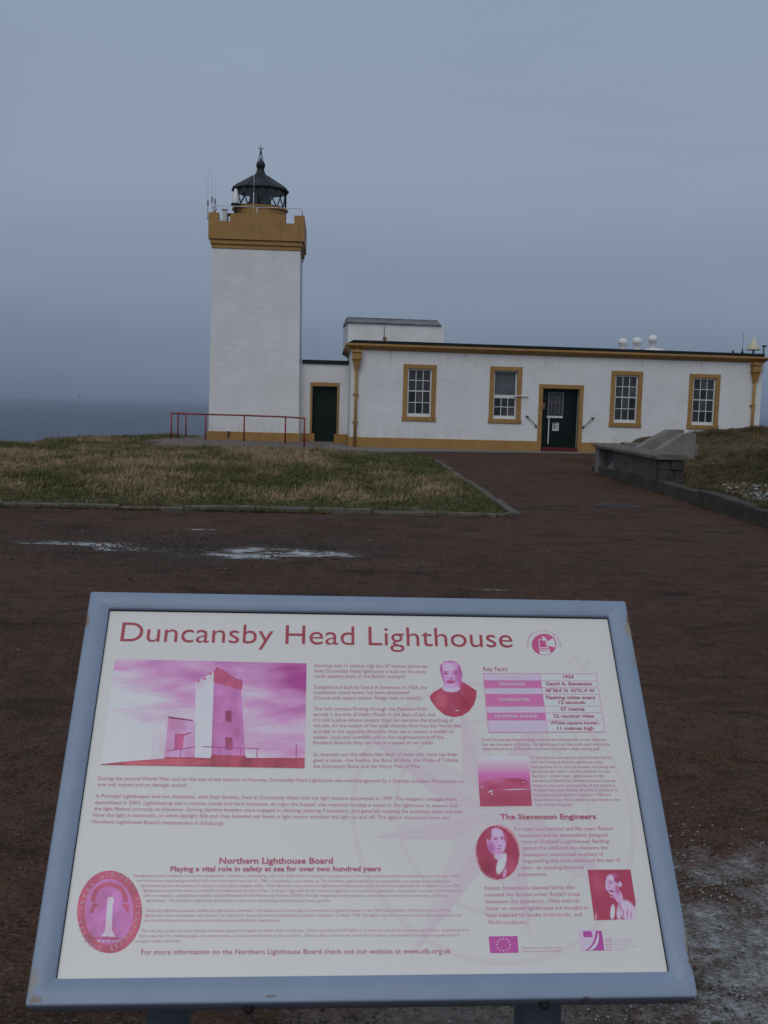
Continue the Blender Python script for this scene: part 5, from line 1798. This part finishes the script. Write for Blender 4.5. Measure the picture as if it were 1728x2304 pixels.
def lawn_len(x, y):
    return (.05 + .125 * sstep(15.1, 17.5, y) * (1 - .5 * sstep(-1.2, 1.4, x)) * (.7 + 1.1 * np.clip(fbm(x * 1.1, y * .8, 3, 77) + .15, -.4, 1)))


cand = np.stack([nrng.uniform(-19, 2.0, 60000), nrng.uniform(14.0, 47, 60000)], 1)
vis = np.abs(cand[:, 0]) < cand[:, 1] * .41 + .6
keep = lawn_ok(cand[:, 0], cand[:, 1]) & vis & (nrng.random(len(cand)) < np.clip(24 / cand[:, 1], .45, 1))
tag(blade_field('lawn_grass', cand[keep], ground_h, 11, lawn_len, .055, 1.15, M['grass'], lawn_tint, .0075), 'rough tussocky lawn of green and straw coloured grass', kind='stuff')


def mound_ok(x, y):
    return (x > 5.66) & (y > 11.5) & (y < 37.4 + (x - 6) * .115) & ~((y > 22.9) & (y < 26.55) & (x < 6.9)) & ~((y > 20.15) & (y < 26.5) & (x < 5.95)) & ~((y > 25.9) & (y < 26.6) & (x < 9.1))


cand = np.stack([nrng.uniform(5.6, 17, 46000), nrng.uniform(11.5, 40, 46000)], 1)
keep = mound_ok(cand[:, 0], cand[:, 1]) & (cand[:, 0] < cand[:, 1] * .43 + .5)
bare = fbm(cand[:, 0] * .8, cand[:, 1] * .8, 4, 61) - .35 * (1 - sstep(14, 18, cand[:, 1]))
keep &= bare > -.5
keep &= ~((cand[:, 1] < 18.2) & (cand[:, 0] < 7.6) & (nrng.random(len(cand)) < .72))
lump = np.stack([nrng.uniform(6.6, 15, 900), nrng.uniform(24.5, 31, 900)], 1)
lump = lump[(fbm(lump[:, 0] * 1.6, lump[:, 1] * 1.6, 3, 29) > .12) & mound_ok(lump[:, 0], lump[:, 1])]
cand = np.concatenate([cand[keep], np.repeat(lump, 3, 0) + nrng.normal(0, .10, (len(lump) * 3, 2))])
keep = np.ones(len(cand), dtype=bool)
tag(blade_field('mound_grass', cand[keep], ground_h, 9, lambda x, y: .05 + .13 * np.clip(fbm(x * 1.3, y * 1.0, 3, 43) + .2, 0, 1), .05, 1.0, M['grass_mound'],
                lambda x, y: .56 + .55 * fbm(x * .5, y * .5, 4, 35) + .4 * fbm(x * 1.6, y * 1.2, 3, 36), .006), 'short mossy grass on the mound at right', kind='stuff')

# weeds and moss in the forecourt
spots = [(1.60, 4.55, .10, 60), (1.42, 4.62, .07, 40), (1.48, 3.88, .06, 26), (1.22, 3.30, .035, 14), (1.72, 3.42, .09, 50), (1.78, 3.2, .08, 40), (1.36, 2.42, .07, 46), (-.2, 2.40, .05, 34), (.08, 2.42, .06, 22),
         (-1.85, 8.0, .12, 40), (-2.9, 7.6, .12, 36), (-1.62, 6.0, .10, 30), (-1.35, 5.2, .09, 26), (-1.2, 4.3, .06, 20), (1.62, 6.9, .12, 30), (-3.3, 13.3, .16, 50), (-5, 13.2, .2, 50), (-1.7, 14.55, .15, 60), (1.2, 14.6, .15, 50), (-.3, 14.55, .12, 40), (.6, 14.55, .12, 40), (-3.6, 14.4, .14, 50)]
kerb_tufts = []
for _ in range(2000):
    kx = rnd.uniform(-8, 1.7)
    if vnoise(kx * 1.7, 3.3, 5) > -.35:
        kerb_tufts.append((kx, float(interp(KERB_LINE, kx)) + rnd.choice((-.10, -.085, .08, .09, .10)) + rnd.gauss(0, .012)))
pts = []
for x, y, r, n in spots:
    for _ in range(n):
        pts.append((x + rnd.gauss(0, r), y + rnd.gauss(0, r * .55)))
tag(blade_field('forecourt_weeds', pts, court_h, 4, lambda x, y: np.full_like(x, .013) + .016 * sstep(8, 14, y), .012, .9, M['grass_mound'], lambda x, y: .14 + .25 * vnoise(x * 9, y * 9, 3), .0030), 'small tufts of moss and weed in the forecourt', kind='stuff')


tag(blade_field('kerb_grass', kerb_tufts, lambda x, y: np.where(y > interp(KERB_LINE, x), .04, .0), 7, lambda x, y: np.full_like(x, .085), .02, 1.1, M['grass'], lambda x, y: .38 + .4 * vnoise(x * 2, y, 4), .005, (.1, -.5)), 'grass and moss growing over the lawn kerb', kind='stuff')


edge_tufts = []
for _ in range(1500):
    ey = rnd.uniform(11.5, 18.8)
    if vnoise(ey * 1.3, 9.1, 6) > -.3:
        edge_tufts.append((5.62 + rnd.gauss(0, .07), ey))
for _ in range(260):
    ey = rnd.uniform(11.5, 26)
    if vnoise(ey * 1.1, 2.1, 7) > .1:
        edge_tufts.append((5.315 + rnd.gauss(0, .02), ey))
tag(blade_field('edging_grass', edge_tufts, lambda x, y: np.where(x > 5.45, .20, .0), 9, lambda x, y: np.where(x > 5.45, .13, .07), .03, 1.1, M['grass_mound'], lambda x, y: .45 + .4 * vnoise(x * 2, y, 4), .006, (-.45, -.1)), 'grass hanging over the edging wall by the path', kind='stuff')
n = 2600
p = np.stack([nrng.normal(-1.9, 1.1, n), nrng.normal(10.9, .75, n)], 1)
p = p[fbm(p[:, 0] * 1.4, p[:, 1] * 1.4, 3, 71) > -.1]
GRIT = p
# ------------------------------------------------------------------ loose stones
def stones(name, pts, sizes, base, mat, sink=.35):
    n = len(pts)
    dirs = np.array([(1, 0, 0), (-1, 0, 0), (0, 1, 0), (0, -1, 0), (0, 0, 1), (0, 0, -1), (.62, .62, .5), (-.62, .6, .45), (-.6, -.62, .5), (.6, -.62, .45)])
    tri = np.array([(4, 6, 7), (4, 7, 8), (4, 8, 9), (4, 9, 6), (0, 2, 6), (2, 1, 7), (1, 3, 8), (3, 0, 9), (6, 2, 7), (7, 1, 8), (8, 3, 9), (9, 0, 6), (5, 2, 0), (5, 1, 2), (5, 3, 1), (5, 0, 3)])
    V = np.repeat(dirs[None], n, 0) * nrng.uniform(.65, 1.15, (n, 10, 1))
    V = V * nrng.uniform(.6, 1.2, (n, 1, 3)) * np.array([1, 1, .7])
    a = nrng.uniform(0, 2 * math.pi, n)
    ca, sa = np.cos(a)[:, None], np.sin(a)[:, None]
    V = np.stack([V[..., 0] * ca - V[..., 1] * sa, V[..., 0] * sa + V[..., 1] * ca, V[..., 2]], -1)
    V = V * np.asarray(sizes)[:, None, None]
    z = base(pts[:, 0], pts[:, 1]) + np.asarray(sizes) * sink
    V = V + np.stack([pts[:, 0], pts[:, 1], z], 1)[:, None, :]
    F = (np.arange(n)[:, None, None] * 10 + tri[None]).reshape(-1, 3)
    return mesh_obj(name, V.reshape(-1, 3), F, mat)


n = 30000
yy = 1.9 + 9.5 * nrng.random(n) ** 2.2
xx = nrng.uniform(-1, 1, n) * (yy * .42 + .3)
p = np.stack([xx, yy], 1)
clump = fbm(xx * 2.2, yy * 2.2, 4, 51)
p = p[clump > -.12]
s = .0016 + .0042 * nrng.random(len(p)) ** 3 + .0005 * p[:, 1]
tag(stones('gravel_chips', p, s, court_h, M['gravel']), 'loose dark stone chips on the forecourt', kind='stuff')
tag(stones('hollow_grit', GRIT, .006 + .016 * nrng.random(len(GRIT)) ** 3, court_h, M['gravel']), 'dark grit and pebbles around the pale marks', kind='stuff')
n = 9000
p = np.stack([nrng.normal(1.25, .50, n), nrng.normal(2.8, .42, n)], 1)
p2 = np.stack([nrng.uniform(-4.6, 4.6, 900), nrng.uniform(2.0, 14.0, 900)], 1)
p = np.concatenate([p[(p[:, 1] > 1.7)], p2[fbm(p2[:, 0] * 3, p2[:, 1] * 3, 3, 12) > .12]])
s = .002 + .006 * nrng.random(len(p)) ** 3.5 + .0007 * np.clip(p[:, 1] - 3, 0, 9)
tag(stones('pale_stone_chips', p, s, court_h, M['pale_gravel']), 'pale lime coated chips beside the sign', kind='stuff')
p = np.stack([nrng.normal(6.45, .6, 760), 13.4 + 5.4 * nrng.random(760)], 1)
p = p[p[:, 0] > 5.7]
tag(stones('white_rubble', p, .014 + .055 * nrng.random(len(p)) ** 3, ground_h, M['rubble'], .5), 'broken white rubble on the near edge of the mound', kind='stuff')

# ------------------------------------------------------------------ information sign
sx, sy = Vector((.9968, .0795, -.0054)).normalized(), Vector((-.0481, .6538, .7551))
sy = (sy - sx * sy.dot(sx)).normalized()
sn = sx.cross(sy)
SM = Matrix(((sx.x, sy.x, sn.x, -.0161), (sx.y, sy.y, sn.y, 1.545), (sx.z, sy.z, sn.z, .9828), (0, 0, 0, 1)))
sign = tag(empty('information_sign'), 'tilted information board about the lighthouse in a blue grey metal frame', 'information board')
sign.matrix_world = SM
PW, PH_ = .85, .573
OX, OT, OB = .4595, .3180, .3200
mb = MB()


def rrect(x0, x1, y0, y1, r, n=6):
    out = []
    for cx_, cy_, a0 in ((x1 - r, y1 - r, 0), (x0 + r, y1 - r, 90), (x0 + r, y0 + r, 180), (x1 - r, y0 + r, 270)):
        for k in range(n + 1):
            a = R(a0 + 90 * k / n)
            out.append((cx_ + r * math.cos(a), cy_ + r * math.sin(a)))
    return out


def loft(mb, rings):
    n_ = len(rings[0])
    vs = [p for r_ in rings for p in r_]
    fs = []
    for k in range(len(rings) - 1):
        for i in range(n_):
            fs.append((k * n_ + i, k * n_ + (i + 1) % n_, (k + 1) * n_ + (i + 1) % n_, (k + 1) * n_ + i))
    mb.add(vs, fs, 0, True)


outer = lambda ins, z: [(x, y, z) for x, y in rrect(-OX + ins, OX - ins, -OB + ins, OT - ins, max(.0045 - ins, .002))]
inner = lambda ins, z: [(x, y, z) for x, y in rrect(-PW / 2 - ins, PW / 2 + ins, -PH_ / 2 - ins, PH_ / 2 + ins, .0035 + max(ins, 0))]
D_ = -.048
loft(mb, [inner(0, -.004), inner(0, .0025), inner(.0012, .004), outer(.0032, .004), outer(.0018, .0036), outer(.0006, .0024), outer(0, .0005), outer(0, D_ + .006), outer(.002, D_ + .002), outer(.006, D_)])
mb.add(outer(.006, D_), [tuple(range(28))[::-1]])
mb.build('frame', M['signpaint'], sign)
mb = MB()
mb.box(-PW / 2 + .001, PW / 2 - .001, -PH_ / 2 + .001, PH_ / 2 - .001, -.008, -.0035)


def ink(r, g, b):
    k = [.76 / lin(169), .735 / lin(171), .695 / lin(174)]
    l_ = .35 * r + .45 * g + .2 * b
    r, g, b = (v + (l_ - v) * .10 for v in (r, g, b))
    return tuple(min(.8, lin(v) * kk) for v, kk in zip((r, g, b), k))


t = NT('white_print_panel', 0.3, 0.35)
v = t.coord()
t.color(t.mix(t.rng(t.noise(v, 5, 4), 0.35, 0.7), (.77, .745, .70), (.75, .73, .69)))
M['panel'] = t.mat
panel = mb.build('panel', M['panel'], sign)
mb = MB()
g = .0022
for a, b, c, d in ((-PW / 2 + .0005, PW / 2 - .0005, PH_ / 2 - g, PH_ / 2 - .0003), (-PW / 2 + .0005, -PW / 2 + g * .5, -PH_ / 2 + .0005, PH_ / 2 - g), (PW / 2 - g * .7, PW / 2 - .0005, -PH_ / 2 + .0005, PH_ / 2 - g)):
    mb.box(a, b, c, d, -.0034, -.0026)
mb.build('lip_shadow', M['signdark'], sign)  # dark strips drawn in as the shadow of the frame lip

inks = {}


def ink_mat(c):
    if c not in inks:
        t = NT('print_ink_%d' % len(inks), 0.32, 0.35)
        v = t.coord()
        col = ink(*c)
        t.color(t.mix(t.rng(t.noise(v, 110, 4, .65), 0.35, 0.65), tuple(x * .94 for x in col), tuple(x * .9 + .03 for x in col)))
        inks[c] = t.mat
    return inks[c]


tones = {}


def tone_mat(c):
    """ink with the slow tonal drift of a printed photograph"""
    if c not in tones:
        t = NT('print_tone_%d' % len(tones), 0.32, 0.35)
        v = t.coord()
        n1 = t.noise(t.coord(scale=(1, .55, 1)), 34, 5, .6)
        a_, b_ = ink(*[min(222, x * 1.10 + 6) for x in c]), ink(*[x * .88 for x in c])
        t.color(t.mix(t.rng(n1, .36, .64), a_, b_))
        tones[c] = t.mat
    return tones[c]


def picture_mat(kind):
    t = NT('picture_' + kind.lower(), 0.32, 0.35)
    v = t.coord('Generated')
    s = t.sep(v)
    if kind == 'SKY':
        f = t.math('ADD', t.math('MULTIPLY', s[0], .75), t.math('MULTIPLY', s[1], .85))
        cl = t.noise(t.coord('Generated', (2.2, 4.5, 1)), 1.0, 5, .55, .3)
        f = t.math('ADD', f, t.math('MULTIPLY', t.math('SUBTRACT', cl, .42), -2.4))
        c = t.mix(t.rng(f, .30, .85), ink(204, 194, 206), ink(186, 122, 172))
        c = t.mix(t.rng(f, .85, 1.5), c, ink(146, 48, 126))
    else:
        c = t.mix(t.rng(s[1], .98, .62), ink(200, 196, 204), ink(178, 92, 154))
        c = t.mix(t.rng(s[1], .60, .30), c, ink(154, 62, 92))
    t.color(c)
    return t.mat


TEXT_INK = {'crimson': (140, 44, 62), 'plum': (150, 60, 92), 'mauve': (166, 98, 140), 'pale': (170, 120, 154), 'palepink': (206, 186, 206)}
ZP = -.0032
PART_NAMES = {'portrait_picture.2': 'portrait_picture', 'portrait_picture.3': 'portrait_picture'}

# faint compass rose printed under everything
mb = MB()
C0 = (.194, -.055)


def clip(p):
    return (max(-.422, min(.4225, p[0])), max(-.2845, min(.2845, p[1])))


def annulus(r0, r1, z):
    n_ = 72
    a = [(C0[0] + r0 * math.cos(2 * math.pi * k / n_), C0[1] + r0 * math.sin(2 * math.pi * k / n_)) for k in range(n_)]
    b = [(C0[0] + r1 * math.cos(2 * math.pi * k / n_), C0[1] + r1 * math.sin(2 * math.pi * k / n_)) for k in range(n_)]
    vs = [clip(p) + (z,) for p in a + b]
    mb.add(vs, [(k, (k + 1) % n_, n_ + (k + 1) % n_, n_ + k) for k in range(n_)])


annulus(.212, .219, ZP)
annulus(.147, .152, ZP)
annulus(.062, .066, ZP)
for k in range(8):
    a = R(57 + 45 * k)
    L = .25 if k % 2 == 0 else .185
    wv = .034 if k % 2 == 0 else .026
    tip = clip((C0[0] + L * math.cos(a), C0[1] + L * math.sin(a)))
    for sgn in (1, -1):
        b = a + sgn * R(22.5)
        q = (C0[0] + .075 * math.cos(b), C0[1] + .075 * math.sin(b))
        mb.add([(C0[0], C0[1], ZP + .00003), tip + (ZP + .00003,), q + (ZP + .00003,)], [(0, 1, 2)], 1 if sgn > 0 else 0)
for kk, (a, b) in enumerate((((.3431, .1945), (.3589, .2167)), ((.3589, .2167), (.3636, .1849)), ((.3636, .1849), (.3794, .2059)))):
    d = (Vector(b) - Vector(a)).normalized()
    nn = Vector((-d.y, d.x)) * .0022
    zk = ZP + .00002 * kk
    mb.add([(a[0] - nn.x, a[1] - nn.y, zk), (b[0] - nn.x, b[1] - nn.y, zk), (b[0] + nn.x, b[1] + nn.y, zk), (a[0] + nn.x, a[1] + nn.y, zk)], [(0, 1, 2, 3)])
mb.build('compass_rose', [ink_mat((173, 169, 176)), ink_mat((177, 163, 176))], panel, False)

for part, shapes in PRINT_SHAPES.items():
    mb, mats, idx = MB(), [], {}
    for i, (c, pts) in enumerate(shapes):
        if c not in idx:
            idx[c] = len(mats)
            mats.append(picture_mat(c) if isinstance(c, str) else tone_mat(c) if part in ('lighthouse_picture', 'oval_seal') else ink_mat(c))
        z = ZP + .00012 + .000025 * i
        mb.add([(x / 1000, y / 1000, z) for x, y in pts], [tuple(range(len(pts)))], idx[c])
    mb.build(PART_NAMES.get(part, part), mats, panel, False)


def soft_mat(base, blobs):
    """a halftone picture printed on the panel: soft ellipses of ink over a base tone"""
    if base == 'ISLE':
        m_ = picture_mat('ISLE')
        t = NT.__new__(NT)
        t.mat, t.n, t.l = m_, m_.node_tree.nodes, m_.node_tree.links
        t.b = t.n['Principled BSDF']
        t.tc = t.n.new('ShaderNodeTexCoord')
        c = t.b.inputs['Base Color'].links[0].from_socket
    else:
        t = NT('halftone_print', 0.32, 0.35)
        c = ink(*base)
    grain = t.noise(t.coord(), 420, 3, .6)
    for cx_, cy_, rx_, ry_, rot, col, sf in blobs:
        m_ = t.n.new('ShaderNodeMapping')
        m_.vector_type = 'TEXTURE'
        m_.inputs['Location'].default_value = (cx_ / 1000, cy_ / 1000, 0)
        m_.inputs['Rotation'].default_value = (0, 0, R(-rot))
        m_.inputs['Scale'].default_value = (rx_ / 1000, ry_ / 1000, 1000)
        t.l.new(t.tc.outputs['Object'], m_.inputs[0])
        ln = t.n.new('ShaderNodeVectorMath')
        ln.operation = 'LENGTH'
        t.l.new(m_.outputs[0], ln.inputs[0])
        d = t.math('ADD', ln.outputs['Value'], t.rng(grain, .3, .7, -.06, .06))
        r_ = t.n.new('ShaderNodeMapRange')
        r_.interpolation_type = 'SMOOTHSTEP'
        t.l.new(d, r_.inputs[0])
        for i_, v_ in enumerate((1 - sf * .8, 1 + sf * .25 + .02, 1.0, 0.0)):
            r_.inputs[i_ + 1].default_value = v_
        c = t.mix(r_.outputs[0], c, ink(*col))
    t.color(c)
    return t.mat


for part, base, outline, blobs in PRINT_SOFT:
    mb = MB()
    mb.add([(x / 1000, y / 1000, ZP + .0003) for x, y in outline], [tuple(range(len(outline)))])
    mb.build(part, soft_mat(base, blobs), panel, False)


def text_verts(s, bold, res):
    cu = bpy.data.curves.new('text', 'FONT')
    cu.body = s
    cu.size = 1.0
    cu.resolution_u = res
    cu.offset = bold
    ob = bpy.data.objects.new('text', cu)
    me = bpy.data.meshes.new_from_object(ob)
    v = np.array([q.co[:] for q in me.vertices]) if len(me.vertices) else np.zeros((0, 3))
    f = [tuple(q.vertices) for q in me.polygons]
    bpy.data.objects.remove(ob)
    bpy.data.meshes.remove(me)
    bpy.data.curves.remove(cu)
    return v, f


_cap = text_verts('H', 0, 2)[0]
CAP = _cap[:, 1].max() - _cap[:, 1].min()


def add_text(mb, s, x0, y0, x1, y1, cap, bold, ital, z, m=0, res=2, frame=None):
    v, f = text_verts(s, bold, res)
    if not len(v):
        return
    w = v[:, 0].max() - v[:, 0].min()
    X = (v[:, 0] - v[:, 0].min()) / w
    Yv = v[:, 1] / CAP * cap
    L = math.hypot(x1 - x0, y1 - y0)
    ux, uy = (x1 - x0) / L, (y1 - y0) / L
    px = x0 + ux * (X * L + ital * Yv) - uy * Yv
    py = y0 + uy * (X * L + ital * Yv) + ux * Yv
    mb.add(np.stack([px, py, np.full(len(px), z)], 1).tolist(), f, m)


def split_letters(mb):
    """groups the faces of one line of text by letter (pieces that overlap along the line)"""
    par = list(range(len(mb.v)))

    def find(a):
        while par[a] != a:
            par[a] = par[par[a]]
            a = par[a]
        return a
    for f in mb.f:
        for a in f[1:]:
            par[find(a)] = find(f[0])
    isl = {}
    for f in mb.f:
        isl.setdefault(find(f[0]), []).append(f)
    spans = sorted((min(mb.v[i][0] for f in fs for i in f), max(mb.v[i][0] for f in fs for i in f), fs) for fs in isl.values())
    out = []
    for a, c, fs in spans:
        if out and a < out[-1][1] - .0005:
            out[-1] = (out[-1][0], max(c, out[-1][1]), out[-1][2] + fs)
        else:
            out.append((a, c, list(fs)))
    for a, c, fs in out:
        m2, idx = MB(), {}
        used = sorted({i for f in fs for i in f})
        idx = {u: k for k, u in enumerate(used)}
        m2.add([mb.v[u] for u in used], [tuple(idx[i] for i in f) for f in fs])
        yield m2


for name, col, bold, ital, rows in PRINT_TEXT:
    mb = MB()
    for s, x0, y0, x1, y1, cap in rows:
        add_text(mb, s, x0 / 1000, y0 / 1000, x1 / 1000, y1 / 1000, cap / 1000, bold, ital, ZP + (.00095 if name == 'table_text' else .0005), 0, 6 if name == 'title_text' else 2)
    if name == 'title_text':
        for m2 in split_letters(mb):
            m2.build('title_letter', ink_mat(TEXT_INK[col]), panel, False)
        continue
    mb.build(name, ink_mat(TEXT_INK[col]), panel, False)


# lettering set round the seal and the round logo
def ring_text(mb, s, cx_, cy_, rx, ry, a0, a1, cap, z, m=0):
    n_ = len(s)
    for i, ch in enumerate(s):
        if ch == ' ':
            continue
        a = R(a0 + (a1 - a0) * (i + .5) / n_)
        px, py = cx_ + rx * math.cos(a), cy_ + ry * math.sin(a)
        t_ = Vector((rx * math.sin(a), -ry * math.cos(a))).normalized()
        wch = cap * .62 if ch != 'I' else cap * .16
        add_text(mb, ch, px - t_.x * wch / 2, py - t_.y * wch / 2, px + t_.x * wch / 2, py + t_.y * wch / 2, cap, 0, 0, z, m)


mb = MB()
ring_text(mb, 'NORTHERN LIGHTHOUSE COMMISSIONERS ', -.3652, -.1978, .0365, .0475, 118, 118 - 360, .0062, ZP + .0011)
mb.build('seal_lettering', ink_mat((196, 140, 160)), panel, False)
mb = MB()
ring_text(mb, 'NORTHERN LIGHTHOUSE BOARD', .3059, .2320, .0265, .0262, 188, -8, .0036, ZP + .0006)
mb.build('logo_lettering', ink_mat((178, 120, 168)), panel, False)

# posts
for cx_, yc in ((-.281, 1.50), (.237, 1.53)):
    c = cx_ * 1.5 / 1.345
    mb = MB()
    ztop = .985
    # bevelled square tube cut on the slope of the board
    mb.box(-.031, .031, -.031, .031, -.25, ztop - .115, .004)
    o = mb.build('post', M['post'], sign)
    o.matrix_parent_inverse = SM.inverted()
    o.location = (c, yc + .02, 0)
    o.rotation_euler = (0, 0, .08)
# bolts under the lower edge
for x in (-.165, .245):
    mb = MB()
    mb.lathe([(.007, 0), (.007, .006), (.004, .009), (0, .009)], (0, 0, 0), 8, mat=Matrix.Translation((x, -OB, -.02)) @ Matrix.Rotation(R(90), 4, 'X'))
    mb.build('bolt', M['signdark'], sign)
